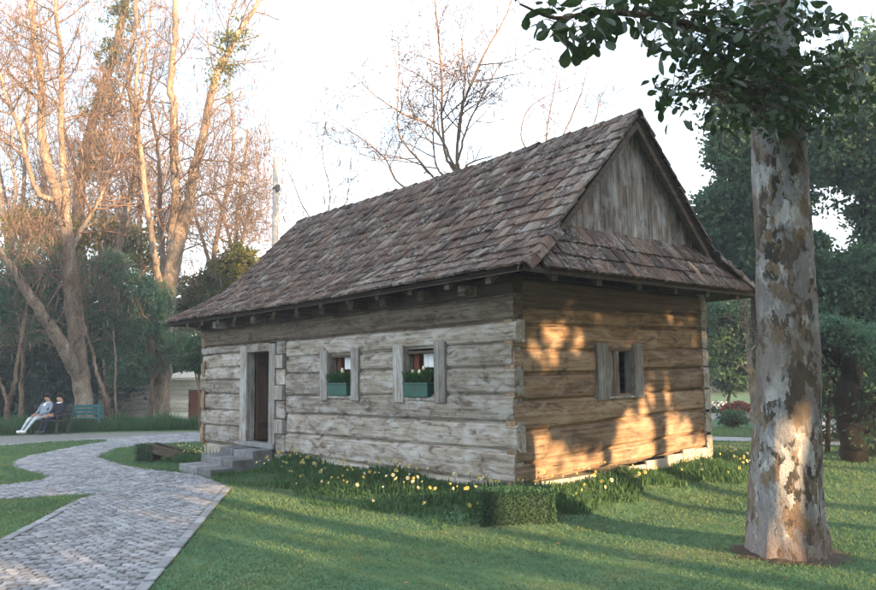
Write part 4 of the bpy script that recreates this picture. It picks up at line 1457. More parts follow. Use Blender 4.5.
# ------------------------------------------------------------------ bare trees behind the roof
b1 = at(452, 150, 21)
g = np.array([b1[0], b1[1], -0.1])
d = 21.0
make_tree('bare_tree', 'spreading bare tree rising behind the middle of the roof ridge', g,
          [([g, at(450, 300, d), at(455, 200, d), at(457, 164, d)], 0.26, 0.12), (pts([(457, 164), (461, 115), (480, 63), (506, 15), (515, -20)], d), 0.075, 0.02), (pts([(458, 160), (470, 120, .4), (498, 67, .8), (512, 55, 1)], d), 0.06, 0.012),
           (pts([(456, 170), (435, 130, -.3), (400, 112, -.6), (375, 95, -.9), (352, 72, -1)], d), 0.065, 0.012), (pts([(455, 172), (444.5, 149), (441, 75), (435, 0), (432, -30)], d), 0.075, 0.02), (pts([(452, 185), (435, 160, .6), (433, 100, .8), (428, 22, 1)], d), 0.06, 0.012),
           (pts([(450, 195), (409, 149, -.6), (398, 127, -.8), (398, 75, -1), (392, 40, -1)], d), 0.055, 0.012), (pts([(448, 205), (400, 184, .7), (383, 156, .9), (346, 128, 1.1), (320, 110, 1.2)], d), 0.06, 0.01), (pts([(459, 140), (465, 80, .3), (462, 40, .5), (470, 5, .6)], d), 0.045, 0.012)],
          'bark_pale', 56, 'bare trees behind the cabin', (14, 1.6, 2, 5, 0.12, 0.15), None, (260, 0.3, 'moss'), slim=0.62)
b1 = at(545, 150, 23)
g = np.array([b1[0], b1[1], -0.1])
d = 23.0
make_tree('bare_tree', 'small faint bare tree behind the right half of the roof ridge', g,
          [([g, at(545, 260, d), at(546, 170, d)], 0.16, 0.08), (pts([(546, 170), (522, 140), (528, 110), (550, 95), (585, 82)], d), 0.04, 0.01), (pts([(546, 170), (547, 130), (555, 85), (560, 45)], d), 0.04, 0.01),
           (pts([(546, 170), (570, 120), (585, 80), (590, 40)], d), 0.04, 0.01), (pts([(546, 175), (590, 130), (600, 100), (610, 80)], d), 0.03, 0.01)],
          'bark_grey', 57, 'bare trees behind the cabin', (9, 1.0, 2, 4, 0.2, 0.1), None, None, slim=0.7)
b1 = at(330, 200, 26)
g = np.array([b1[0], b1[1], -0.1])
d = 26.0
make_tree('bare_tree', 'thin bare tree with hanging moss, between the pole and the roof ridge', g,
          [([g, at(325, 300, d), at(322, 240, d)], 0.14, 0.07), (pts([(322, 240), (300, 200), (290, 175), (270, 150)], d), 0.035, 0.01), (pts([(322, 240), (330, 195), (322, 150), (330, 110)], d), 0.035, 0.01), (pts([(322, 242), (345, 205), (352, 180), (378, 165)], d), 0.03, 0.01)],
          'bark_grey', 58, 'bare trees behind the cabin', (9, 1.2, 2, 4, 0.15, 0.1), None, (260, 0.4, 'moss'), slim=0.7)

# ------------------------------------------------------------------ right background
GR = 'dark leafy trees right of the cabin'
evergreen('leafy_tree', 'dense dark leafy tree showing between the gable and the plane trunk', 765, 425, [(742, 92, 32), (730, 150, 26), (748, 165, 34), (722, 205, 24), (748, 225, 34), (765, 120, 40), (715, 235, 20), (735, 262, 26), (770, 190, 44), (790, 100, 40)], 27, 'dark_leaf', 60, 62, 0.22, 0.5, -0.2, 101, GR, 'bark_dark', 0.3)
evergreen('leafy_tree', 'tall dark leafy tree filling the right edge of the picture', 880, 430, [(852, 78, 34), (872, 120, 44), (838, 140, 30), (862, 165, 36), (885, 60, 40), (880, 210, 26), (822, 165, 22), (905, 150, 50), (900, 240, 40)], 25, 'dark_leaf', 64, 64, 0.20, 0.5, -0.2, 102, GR, 'bark_dark', 0.3)
evergreen('leafy_tree', 'dark leafy tree low behind the plane trunk, below the bright sky gap', 815, 430, [(815, 275, 26), (845, 275, 26), (868, 268, 26), (830, 300, 24), (860, 310, 28), (890, 290, 30), (815, 245, 12)], 23, 'dark_leaf', 60, 60, 0.18, 0.5, -0.3, 103, GR, 'bark_dark', 0.2)
evergreen('weeping_shrub', 'feathery green shrub hanging over the dark bent trunk at the right', 862, 455, [(862, 345, 26), (840, 372, 20), (872, 380, 26), (835, 330, 16), (830, 400, 16), (868, 415, 20), (890, 400, 26)], 17, 'wisp_leaf', 64, 60, 0.11, 0.25, -0.7, 104, GR, 'bark_dark', 0.06)
evergreen('shady_shrub', 'dark shrub beyond the cabin corner behind the thin pale tree', 728, 425, [(722, 320, 24), (742, 345, 20), (712, 360, 22), (735, 375, 18), (705, 330, 20), (752, 310, 20), (765, 370, 20)], 34, 'dark_leaf', 60, 56, 0.22, 0.45, -0.4, 105, GR, 'bark_dark', 0.1)
g, d, P0 = root_pts(856, 462, [(852, 440), (848, 415), (845, 393), (852, 372), (845, 360), (835, 352), (822, 345), (808, 338), (790, 320)])
make_tree('bent_tree', 'dark arching trunk bending left behind the plane tree', g, [(P0, 0.30, 0.12), (pts([(850, 430), (862, 415, -.2), (880, 400, -.4), (900, 380, -.5)], d), 0.10, 0.03), (pts([(856, 450), (868, 432, -.2), (885, 428, -.4)], d), 0.05, 0.02)], 'bark_dark', 59, None, (5, 1.0, 2, 4, 0.0, 0.3), (500, 0.10, 'dark_leaf'))
evergreen('low_shrub', 'low dark shrub around the foot of the bent trunk', 862, 466, [(850, 452, 9), (862, 455, 11), (876, 452, 12), (892, 450, 12)], 15.4, 'wood_dark_leaf', 50, 60, 0.07, 0.5, 0.1, 106, None, 'bark_dark', 0.03)
g, d, P0 = root_pts(754, 424, [(753, 395), (750, 368), (748, 345), (747, 320), (744, 295)])
make_tree('thin_pale_tree', 'thin pale leafless tree between the cabin corner and the plane trunk', g, [(P0, 0.17, 0.06), (pts([(751, 374), (740, 366, -.3), (728, 360, -.6)], d), 0.06, 0.02), (pts([(749, 352), (754, 347, .2), (762, 338, .4)], d), 0.05, 0.02)], 'bark_pale', 60, None, (5, 1.2, 1, 3, .2, .5), None)
for k, (u, vb) in enumerate(((818, 452), (828, 453))):
    g, d, P0 = root_pts(u, vb, [(u, 435), (u - 1 + 2 * k, 410), (u + 2, 380), (u - 4, 345)])
    make_tree('young_tree', ['left', 'right'][k] + ' of two thin dark stems just right of the plane trunk', g, [(P0, 0.07, 0.03)], 'bark_dark', 61 + k, 'young trees by the footpath', (4, .9, 1, 3, .2, .5), (200, 0.10, 'dark_leaf'))

# ------------------------------------------------------------------ tall trees right of and behind the camera: they shade the place
rng = np.random.default_rng(120)
SH = [(17.5, -22.0, 0), (18.5, -17.0, 0), (17.0, -12.5, 0), (19.0, -8.0, 0), (17.5, -3.6, 0), (18.5, 0.6, 1), (17.5, 4.6, 1), (19.0, 8.8, 1), (17.0, 13.0, 0), (19.0, 18.0, 0), (18.0, 23.5, 0)]
ORD = ['first', 'second', 'third', 'fourth', 'fifth', 'sixth', 'seventh', 'eighth', 'ninth', 'tenth', 'eleventh']
for k, (x, y, gap) in enumerate(SH):
    g = np.array([x, y, -0.1])
    hh = rng.uniform(13.0, 15.0)
    zb = 5.0 if gap else 3.2
    ells = []
    nlob = 9
    for j in range(nlob):
        z = zb + 0.9 + (hh - zb - 1.6) * j / (nlob - 1)
        rr_ = 2.5 * math.sin(math.pi * (0.22 + 0.66 * j / (nlob - 1))) + 0.4
        a = rng.uniform(0, 6.28)
        ells.append((np.array([x + 0.7 * math.cos(a), y + 0.7 * math.sin(a), z]), (rr_, rr_, 1.25)))
    if gap:                                               # a few low sprays under the crown dapple the light
        for j in range(3):
            ells.append((np.array([x + rng.uniform(-1, 1), y + rng.uniform(-2, 2), rng.uniform(4.2, 5.2)]), (0.5, 0.7, 0.4)))
    make_tree('shade_tree', ORD[k] + ' tall leafy shade tree of the unseen row to the right of the cabin lawn', g,
              [([g, (x + .1, y, 2.5), (x, y + .1, 5.5), (x, y, hh - 2)], 0.26, 0.08), ([(x, y, 3.8), (x + .5, y + 1.1, 5.4), (x + .8, y + 2.0, 7.0)], 0.10, 0.03), ([(x, y, 4.0), (x - .5, y - 1.0, 5.6), (x - .7, y - 2.0, 7.0)], 0.10, 0.03)],
              'bark_brown', 200 + k, 'unseen tall shade trees in a row to the right', None, None, None, (ells, 46, 14, 0.46, 'dark_leaf', 0.6, -0.2))
for k, (x, y, r0, zc0) in enumerate(((11.6, 1.10, 0.36, 5.6), (13.0, 2.95, 0.17, 6.0), (11.2, -1.0, 0.24, 4.6), (13.4, 4.4, 0.14, 6.0))):  # unseen trees added to block sun on the plane trunk and stripe the lawn
    g = np.array([x, y, -0.1])
    ells = [(np.array([x + rng.uniform(-.5, .5), y + rng.uniform(-.6, .6), zc0 + 1 + j * 1.1]), (1.2, 1.2, 0.8)) for j in range(4)]
    make_tree('added_shade_tree', ['thick-trunked', 'slim', 'stout low-crowned', 'slimmest'][k] + ' unseen tree added for shade between the plane tree and the tall row', g,
              [([g, (x + .05, y, 2.0), (x, y + .05, 4.5), (x, y, zc0 + 4)], r0, 0.06)], 'bark_brown', 260 + k, 'unseen trees added for shade right of the plane tree', None, None, None, (ells, 40, 14, 0.36, 'dark_leaf', 0.6, -0.2), slim=1.0)
# unseen bushes under that row, put in to shade the lawn
for k, (x, y, h, r) in enumerate(((15.5, -19.5, 2.8, 2.2), (16, -15.5, 2.8, 2.2), (15.5, -11.5, 2.9, 2.2), (16, -7.6, 2.9, 2.2), (15.5, -3.8, 2.9, 2.1), (15.8, -1.4, 2.5, 1.2), (16.2, 2.9, 1.7, 0.5), (16.0, 5.2, 1.8, 0.5), (16, 9.5, 2.5, 1.6), (16, 13.5, 2.8, 2.0))):
    evs = [(np.array([x, y + q * r * 0.5, h * 0.48]), (0.9, r * 0.65, h * 0.52)) for q in (-1, 0, 1)]
    g = np.array([x, y, -0.05])
    make_tree('added_shade_bush', ORD[k] + ' unseen leafy bush added for shade under the tall row to the right', g, [([g, (x, y, h * .3), (x + .1, y + .1, h * .7)], 0.06, 0.02)], 'bark_brown', 230 + k,
              'unseen bushes added for shade under the tall trees', None, None, None, (evs, 60, 26, 0.26, 'dark_leaf', 0.55, 0.0), cat='bush')

# ------------------------------------------------------------------ low earth bank against the cabin walls
def bank(x, y):
    x, y = np.asarray(x, float), np.asarray(y, float)
    dx = np.maximum(np.maximum(-L - x, x - 0.0), 0)
    dy = np.maximum(np.maximum(0.0 - y, y - W), 0)
    d = np.hypot(dx, dy)
    h = 0.29 * np.clip(1 - d / 1.25, 0, 1) ** 1.7
    fade = np.clip((x + 6.25) / 0.5, 0, 1)
    return h * fade * fade * (3 - 2 * fade)


bx, by = np.linspace(-6.3, 1.35, 70), np.linspace(-1.35, W + 1.35, 64)
BX, BY = np.meshgrid(bx, by, indexing='ij')
BZ = bank(BX, BY)
inside = (BX < -0.15) & (BY > 0.15) & (BY < W - 0.15)
BZ = np.where(BZ < 0.002, -0.02, BZ + 0.004)
V = np.stack([BX, BY, BZ], -1).reshape(-1, 3)
ny_ = len(by)
q = np.arange(len(bx) - 1)[:, None] * ny_ + np.arange(ny_ - 1)[None, :]
ok = ~inside[:-1, :-1]
q = q[ok]
me = np_mesh('bank', V, np.stack([q, q + ny_, q + ny_ + 1, q + 1], -1), M['ground'], True)
tag(link('bank', me), 'low grassy bank of earth against the cabin walls', 'bank', kind='structure')

# ------------------------------------------------------------------ grass
rng = np.random.default_rng(140)


def visible_ground(n, dmax, power):
    """random lawn points in front of the camera, denser near it"""
    t = rng.random(n) ** power
    dd = 4.2 + t * (dmax - 4.2)
    a = YAW + rng.uniform(-0.62, 0.62, n)
    return CAM[0] + np.sin(a) * dd, CAM[1] + np.cos(a) * dd, dd


gx, gy, gd = visible_ground(330000, 26, 1.15)
k = ~in_poly(gx + rng.normal(size=len(gx)) * 0.035, gy + rng.normal(size=len(gx)) * 0.035, PATH) & ~((gx > -L - .05) & (gx < 0.02) & (gy > -0.02) & (gy < W)) & ~in_poly(gx, gy, ROAD2) & ~((np.hypot(gx - PT[0], gy - PT[1]) < 0.42 + 0.12 * rng.random(len(gx)))) & ~((gx > -7.78) & (gx < -6.32) & (gy > -1.32) & (gy < 0))
gx, gy, gd = gx[k], gy[k], gd[k]
n = len(gx)
hgt = rng.uniform(0.014, 0.036, n) * (1 + 0.25 * np.sin(gx * 2.1 + np.sin(gy * 1.7))) * np.clip(gd / 9, 0.8, 1.6)
wd = rng.uniform(0.004, 0.008, n) * np.clip(gd / 7, 0.9, 3.0)
a = rng.uniform(0, 6.283, n)
ln_ = rng.normal(size=(n, 2)) * hgt[:, None] * 0.55
p0 = np.stack([gx - np.cos(a) * wd, gy - np.sin(a) * wd, np.zeros(n)], 1)
p1 = np.stack([gx + np.cos(a) * wd, gy + np.sin(a) * wd, np.zeros(n)], 1)
p2 = np.stack([gx + ln_[:, 0], gy + ln_[:, 1], hgt], 1)
bz_ = bank(gx, gy)
for q_ in (p0, p1, p2): q_[:, 2] += bz_
me = np_mesh('grass', np.stack([p0, p1, p2], 1).reshape(-1, 3), np.arange(3 * n).reshape(n, 3), M['grass'])
tag(link('grass', me), 'short mown grass blades covering the lawn', 'grass', kind='stuff')
# fallen leaves on the lawn
gx, gy, gd = visible_ground(420, 16, 1.0)
k = ~((gx > -L) & (gx < 0.3) & (gy > -0.3) & (gy < W))
C = np.stack([gx[k], gy[k], np.full(k.sum(), 0.042)], 1)
V, F = cards(C, rng.uniform(0.03, 0.07, len(C)), rng, None, 1.0, 0.6)
V[:, 2] = 0.040 + (V[:, 2] - 0.042) * 0.25
tag(link('fallen_leaves', np_mesh('fallen_leaves', V, F, M['dry_leaf'])), 'scattered dry brown leaves fallen on the lawn and path', 'leaves', kind='stuff')


# ------------------------------------------------------------------ flower beds
def bloom_mesh(mat):
    mb = MB()
    V, F = [], []
    for q in range(6):
        a = q * math.pi / 3
        o = len(V)
        V += [(0.006 * math.cos(a), 0.006 * math.sin(a), 0), (0.024 * math.cos(a - .35), 0.024 * math.sin(a - .35), 0.004), (0.042 * math.cos(a), 0.042 * math.sin(a), 0.010), (0.024 * math.cos(a + .35), 0.024 * math.sin(a + .35), 0.004)]
        F.append((o, o + 1, o + 2, o + 3))
    o = len(V)
    for q in range(6):
        a = q * math.pi / 3
        V += [(0.010 * math.cos(a), 0.010 * math.sin(a), 0), (0.015 * math.cos(a), 0.015 * math.sin(a), 0.026)]
    F += [(o + 2 * q, o + 2 * ((q + 1) % 6), o + 2 * ((q + 1) % 6) + 1, o + 2 * q + 1) for q in range(6)]
    mb.add(V, F)
    me = bpy.data.meshes.new('flower')
    me.from_pydata(mb.v, [], mb.f)
    me.update()
    me.materials.append(M[mat])
    return me


blooms = [bloom_mesh('yellow'), bloom_mesh('yellow'), bloom_mesh('cream')]


def bed(label, region, n_leaf, n_flower, hmax, seed, loc, fl_h=1.0):
    rg = np.random.default_rng(seed)
    root = empty('flower_bed', loc)
    tag(root, label, 'flower bed')
    x, y = region(rg, n_leaf)
    h = rg.uniform(0.45, 1.0, n_leaf) * hmax * (0.75 + 0.35 * np.sin(x * 2.3 + 1) * np.cos(y * 3.1))
    C = np.stack([x - loc[0], y - loc[1], bank(x, y) - 0.01], 1)
    S = Soup()
    # bending strap leaf: two quads
    a = rg.uniform(0, 6.283, n_leaf)
    w = rg.uniform(0.006, 0.012, n_leaf)[:, None]
    side = np.stack([np.cos(a), np.sin(a), 0 * a], 1)
    lean = np.stack([np.cos(a + 1.57), np.sin(a + 1.57), 0 * a], 1) * (h * rg.uniform(0.1, 0.55, n_leaf))[:, None]
    up = np.array([0, 0, 1.0])
    m = C + up * (h * 0.62)[:, None] + lean * 0.35
    t = C + up * (h * rg.uniform(0.8, 1.0, n_leaf))[:, None] + lean
    V = np.stack([C - side * w, C + side * w, m + side * w, m - side * w, t + side * w * 0.3, t - side * w * 0.3], 1).reshape(-1, 3)
    b = np.arange(n_leaf)[:, None] * 6
    F = np.concatenate([b + np.array([[0, 1, 2, 3]]), b + np.array([[3, 2, 4, 5]])])
    lo = link('foliage', np_mesh('foliage', V, F, M['bed_leaf']), root)
    tag(lo, kind='stuff')
    x, y = region(rg, n_flower)
    st = Soup()
    for i in range(n_flower):
        zb_ = float(bank(x[i], y[i]))
        z = zb_ + hmax * rg.uniform(0.75, 1.15) * fl_h
        p = np.array([x[i] - loc[0], y[i] - loc[1], z])
        st.tube(np.array([[p[0], p[1], zb_], [p[0] + .005, p[1], zb_ + (z - zb_) * .6], p]), np.array([0.004, 0.004, 0.003]), 3)
        f = link('flower', blooms[int(rg.integers(3))], root)
        f.location = p
        f.rotation_euler = (rg.uniform(0.6, 1.5), 0, rg.uniform(-1.2, 2.2))
        f.scale = (rg.uniform(0.5, 0.9),) * 3
    if n_flower: tag(st.build('stems', M['bed_leaf'], root), kind='stuff')
    return root


def reg_front(rg, n):
    x = rg.uniform(-6.2, 0.25, n)
    dep = 0.75 + 0.25 * np.sin(x * 1.3) + 0.12 * np.sin(x * 4.1)
    return x, -0.06 - dep * rg.random(n) ** 1.25


def reg_front_low(rg, n):
    x = rg.uniform(-6.5, 0.2, n)
    return x, -0.3 - rg.random(n) ** 1.3 * (1.0 + 0.2 * np.sin(x * 2))


def reg_gable(rg, n):
    y = rg.uniform(-0.15, W + 0.9, n)
    dep = 0.55 + 0.15 * np.sin(y * 1.9) + 0.1 * np.sin(y * 5)
    return 0.06 + dep * rg.random(n) ** 1.2, y


def reg_step(rg, n):
    return rg.uniform(-9.6, -7.85, n), -0.1 - 0.75 * rg.random(n) ** 1.2


def reg_clump(rg, n):
    c = gnd(731, 466)
    return c[0] + rg.normal(size=n) * 0.45, c[1] + rg.normal(size=n) * 0.35


def reg_far(rg, n):
    t = rg.random(n)
    P = np.array([(-17.6, 6.2), (-18.7, 3.9), (-21.0, 0.9), (-21.75, -1.9), (-22.8, -6.0)])
    L_ = np.linspace(0, 1, len(P))
    off = rg.random(n) * 1.6
    return np.interp(t, L_, P[:, 0]) - off, np.interp(t, L_, P[:, 1]) + off * 0.35


bed('yellow and cream daffodils among strappy leaves along the long front wall', reg_front, 7500, 110, 0.20, 151, (-3, -0.5, 0))
bed('low creeping leaves in front of the daffodils by the front wall', reg_front_low, 4500, 12, 0.15, 152, (-3, -0.8, 0), 1.2)
bed('cream daffodils among strappy leaves along the foot of the gable wall', reg_gable, 5200, 60, 0.22, 153, (0.3, 2.3, 0))
bed('clump of yellow flowers left of the stone steps', reg_step, 1600, 34, 0.32, 154, (-8.7, -0.4, 0))
bed('small yellow flower clump beyond the gable corner, left of the plane trunk', reg_clump, 1400, 26, 0.36, 155, tuple(gnd(731, 466)[:2]) + (0,))
fb = bed('band of tall strappy green leaves along the far side of the path', reg_far, 17000, 0, 0.72, 156, (-20, 1, 0))


# clipped hedge blocks
def clipped(name, label, c, sx, sy, h, rz, n, size, seed):
    rg = np.random.default_rng(seed)
    root = empty(name, (c[0], c[1], 0), rz)
    tag(root, label, 'hedge')
    MB().box(-sx / 2 + .03, sx / 2 - .03, -sy / 2 + .03, sy / 2 - .03, -0.02, h - 0.03).build('core', M['wood_dark_leaf'], root, bevel=0.03)
    f = rg.integers(5, size=n)
    p = rg.uniform(-0.5, 0.5, (n, 3)) * [sx, sy, h] + [0, 0, h / 2]
    nrm = np.zeros((n, 3))
    for q, (ax, sg) in enumerate(((0, 1), (0, -1), (1, 1), (1, -1), (2, 1))):
        m = f == q
        p[m, ax] = (sx, sy)[ax] / 2 * sg if ax < 2 else h
        nrm[m, ax] = sg
    p += rg.normal(size=p.shape) * 0.007 - nrm * rg.random((n, 1)) * 0.05
    p[:, 2] = np.maximum(p[:, 2], 0.0)
    V, F = cards(p, rg.uniform(.6, 1.3, n) * size, rg, nrm * 0.8 + [0, 0, .3], 0.8, 0.5)
    link('foliage', np_mesh('foliage', V, F, M['hedge_leaf']), root)
    return root


hc = (gnd(481, 529) + gnd(555, 527)) / 2
hdir = gnd(555, 527) - gnd(481, 529)
hrz = math.atan2(hdir[1], hdir[0])
hback = np.array([-math.sin(hrz), math.cos(hrz)])
clipped('clipped_hedge', 'box-shaped clipped hedge block at the near corner of the cabin', (hc[0] + hback[0] * 0.19, hc[1] + hback[1] * 0.19), float(np.linalg.norm(hdir)), 0.46, 0.41, hrz, 15000, 0.026, 161)
lc = gnd(141, 462)
clipped('clipped_shrub', 'low clipped green shrub on the small lawn island by the path', (lc[0], lc[1] + 0.15), 0.42, 0.40, 0.36, 0.6, 1500, 0.04, 162)
# dark wooden trough lying tilted beside the shrub
tc_ = gnd(162, 462)
tro = empty('wooden_trough', (float(tc_[0]) + 0.05, float(tc_[1]) + 0.18, 0), R(40))
tag(tro, 'dark wooden trough lying tilted beside the clipped shrub on the lawn island', 'trough')
for sgn in (-1, 1):
    o = MB().hexa([(-0.50, sgn * .16 - .035, 0.22), (0.50, sgn * .16 - .035, -0.01), (0.50, sgn * .16 + .035, -0.01), (-0.50, sgn * .16 + .035, 0.22), (-0.46, sgn * .16 - .035, 0.40), (0.52, sgn * .16 - .035, 0.16), (0.52, sgn * .16 + .035, 0.16), (-0.46, sgn * .16 + .035, 0.40)]).build('side_plank', M['dark_x'], tro, bevel=0.008)
o = MB().hexa([(-0.49, -.124, 0.215), (0.50, -.124, -0.012), (0.50, .124, -0.012), (-0.49, .124, 0.215), (-0.48, -.124, 0.26), (0.505, -.124, 0.03), (0.505, .124, 0.03), (-0.48, .124, 0.26)]).build('floor_plank', M['soil'], tro)
MB().hexa([(-0.50, -.124, 0.262), (-0.46, -.124, 0.252), (-0.46, .124, 0.252), (-0.50, .124, 0.262), (-0.465, -.124, 0.385), (-0.425, -.124, 0.375), (-0.425, .124, 0.375), (-0.465, .124, 0.385)]).build('end_plank', M['dark_x'], tro)
MB().box(-0.42, -0.34, -0.16, 0.16, -0.01, 0.19).build('prop', M['dark_x'], tro)

# ------------------------------------------------------------------ window planters
for k, (xa, xb, lab, nf) in enumerate(((-4.415, -3.80, 'green planter box with leaves in the window nearer the door', 2), (-2.265, -1.68, 'green planter box with yellow tulips in the window nearer the corner', 6))):
    pl = empty('window_planter', ((xa + xb) / 2, 0.03, 1.447))
    tag(pl, lab, 'planter', 'green planters in the front windows')
    w2 = (xb - xa) / 2
    mb = MB()
    mb.hexa([(-w2 + .02, -.07, 0), (w2 - .02, -.07, 0), (w2 - .02, .07, 0), (-w2 + .02, .07, 0), (-w2, -.085, .20), (w2, -.085, .20), (w2, .085, .20), (-w2, .085, .20)])
    mb.build('box', M['planter'], pl, bevel=0.006)
    MB().box(-w2 - .008, w2 + .008, -.093, .093, .185, .212).build('rim', M['planter'], pl, bevel=0.004)
    MB().box(-w2 + .02, w2 - .02, -.07, .07, .205, .216).build('soil', M['soil'], pl)
    rg = np.random.default_rng(170 + k)
    n = 520
    C = np.stack([rg.uniform(-w2 + .03, w2 - .03, n), rg.uniform(-.07, .06, n), np.full(n, 0.21) + rg.random(n) * 0.08], 1)
    V, F = cards(C, rg.uniform(0.06, 0.16, n), rg, np.tile([0, -0.25, 1.2], (n, 1)), 0.8, 0.3)
    tag(link('foliage', np_mesh('foliage', V, F, M['bed_leaf']), pl), kind='stuff')
    for q in range(nf):
        p = np.array([rg.normal() * 0.10 + 0.04, rg.uniform(-.06, .02), 0.30 + rg.uniform(0, 0.13)])
        fl = MB()
        fl.tube([(0, 0, -.02), (0, 0, 0), (0, 0, .02), (0, 0, .045), (0, 0, .06)], [.004, .018, .024, .021, .010], 7)
        f = fl.build('flower', M['cream'], pl, smooth=True)
        f.location = p
        MB().tube([(p[0], p[1], .2), (p[0], p[1], p[2] - .015)], [.004, .004], 4).build('stem', M['bed_leaf'], pl)

# ------------------------------------------------------------------ shed, fence and pole behind
g0, g1 = gnd(168, 421), gnd(222, 421)
d_ = g1 - g0
rz = math.atan2(d_[1], d_[0])
shed = empty('white_shed', (float(g0[0]), float(g0[1]), 0), rz)
tag(shed, 'small whitewashed plank shed with a brown door beyond the cabin', 'shed')
sw = float(np.linalg.norm(d_))
K = sw / 54.0
dx0, dx1 = 20 * K, 36 * K
zz = -0.02
row = 0
while zz < 1.72:
    z2 = min(zz + 0.19, 1.72)
    for a_, b_ in (((0, dx0), (dx1, sw)) if zz < 1.30 else ((0, sw),)):
        MB().box(a_ + .005, b_ - .005, -0.015 * (row % 2) - .01, 0.08, zz + .005, z2 - .006).build('plank', M['shed_white'], shed)
    zz = z2
    row += 1
MB().box(0, sw, 2.6, 2.68, 0, 1.72).build('back_wall', M['shed_grey'], shed)
MB().box(-0.06, -0.002, 0.0, 2.68, 0, 1.72).build('side_wall', M['shed_white'], shed)
MB().box(sw + .002, sw + .06, 0.0, 2.68, 0, 1.72).build('side_wall', M['shed_white'], shed)
dd_ = MB().box(dx0, dx1, 0.05, 0.09, 0.0, 1.30).build('door', M['red_wood'], shed)
MB().box(dx0 + .05, dx0 + .09, 0.0, 0.05, 0.6, 0.75).build('handle', M['iron'], dd_)
o = MB().hexa([(-.3, -.35, 1.72), (sw + .3, -.35, 1.72), (sw + .3, 3.0, 2.25), (-.3, 3.0, 2.25), (-.3, -.35, 1.82), (sw + .3, -.35, 1.82), (sw + .3, 3.0, 2.35), (-.3, 3.0, 2.35)]).build('roof', M['shed_white'], shed)
g0, g1 = gnd(98, 419), gnd(152, 419)
d_ = g1 - g0
fence = empty('plank_fence', (float(g0[0]), float(g0[1]), 0), math.atan2(d_[1], d_[0]))
tag(fence, 'grey horizontal plank fence behind the saplings, left of the white shed', 'fence')
fw_ = float(np.linalg.norm(d_))
for q in range(8): MB().box(0, fw_, -.02 - .01 * (q % 2), .02, 0.03 + q * .215, 0.225 + q * .215).build('plank', M['shed_grey'], fence)
for q in range(4): MB().box(fw_ * q / 3 - .05, fw_ * q / 3 + .05, .022, .12, -.05, 1.8).build('post', M['shed_grey'], fence)

pb = at(275.5, 200, 24)
pole = empty('utility_pole', (float(pb[0]), float(pb[1]), 0))
tag(pole, 'grey concrete pole standing behind the far end of the cabin roof', 'pole')
ptop = float(at(273, 156, 24)[2])
MB().tube([(0, 0, -.1), (0, 0, ptop * .5), (0, 0, ptop)], [0.13, 0.11, 0.085], 14).build('shaft', M['concrete'], pole, smooth=True)
MB().tube([(0, 0, ptop - 1.05), (0, 0, ptop - .98)], [0.10, 0.10], 12).build('clamp', M['iron'], pole)
MB().box(0.09, 0.20, -0.05, 0.05, ptop - 1.12, ptop - .92).build('bracket', M['iron'], pole)


# ------------------------------------------------------------------ benches and people
def bench(name, label, loc, rz, mat, ln=1.5, metal='iron'):
    b = empty(name, loc, rz)
    tag(b, label, 'bench')
    for q in range(4): MB().box(-.02 + q * .115 - .20, .08 + q * .115 - .20, -ln / 2, ln / 2, 0.42, 0.45).build('seat_slat', M[mat], b, bevel=.005)
    for q in range(3):
        x = -.24 - q * .035
        MB().hexa([(x, -ln / 2, .55 + q * .13), (x + .025, -ln / 2, .55 + q * .13), (x + .025, ln / 2, .55 + q * .13), (x, ln / 2, .55 + q * .13), (x - .02, -ln / 2, .65 + q * .13), (x + .005, -ln / 2, .65 + q * .13), (x + .005, ln / 2, .65 + q * .13), (x - .02, ln / 2, .65 + q * .13)]).build('back_slat', M[mat], b)
    for sy in (-1, 1):
        y = sy * (ln / 2 - .14)
        MB().box(.17, .22, y - .03, y + .03, -.02, .42).build('leg', M[metal], b)
        MB().hexa([(-.25, y - .03, -.02), (-.20, y - .03, -.02), (-.20, y + .03, -.02), (-.25, y + .03, -.02), (-.38, y - .03, .95), (-.345, y - .03, .95), (-.345, y + .03, .95), (-.38, y + .03, .95)]).build('leg', M[metal], b)
        MB().box(-.20, .17, y - .025, y + .025, .385, .418).build('seat_rail', M[metal], b)
        MB().box(-.31, .22, y - .03, y + .03, .62, .655).build('armrest', M[metal], b)
        MB().box(.17, .205, y - .025, y + .025, .452, .618).build('arm_post', M[metal], b)
    return b


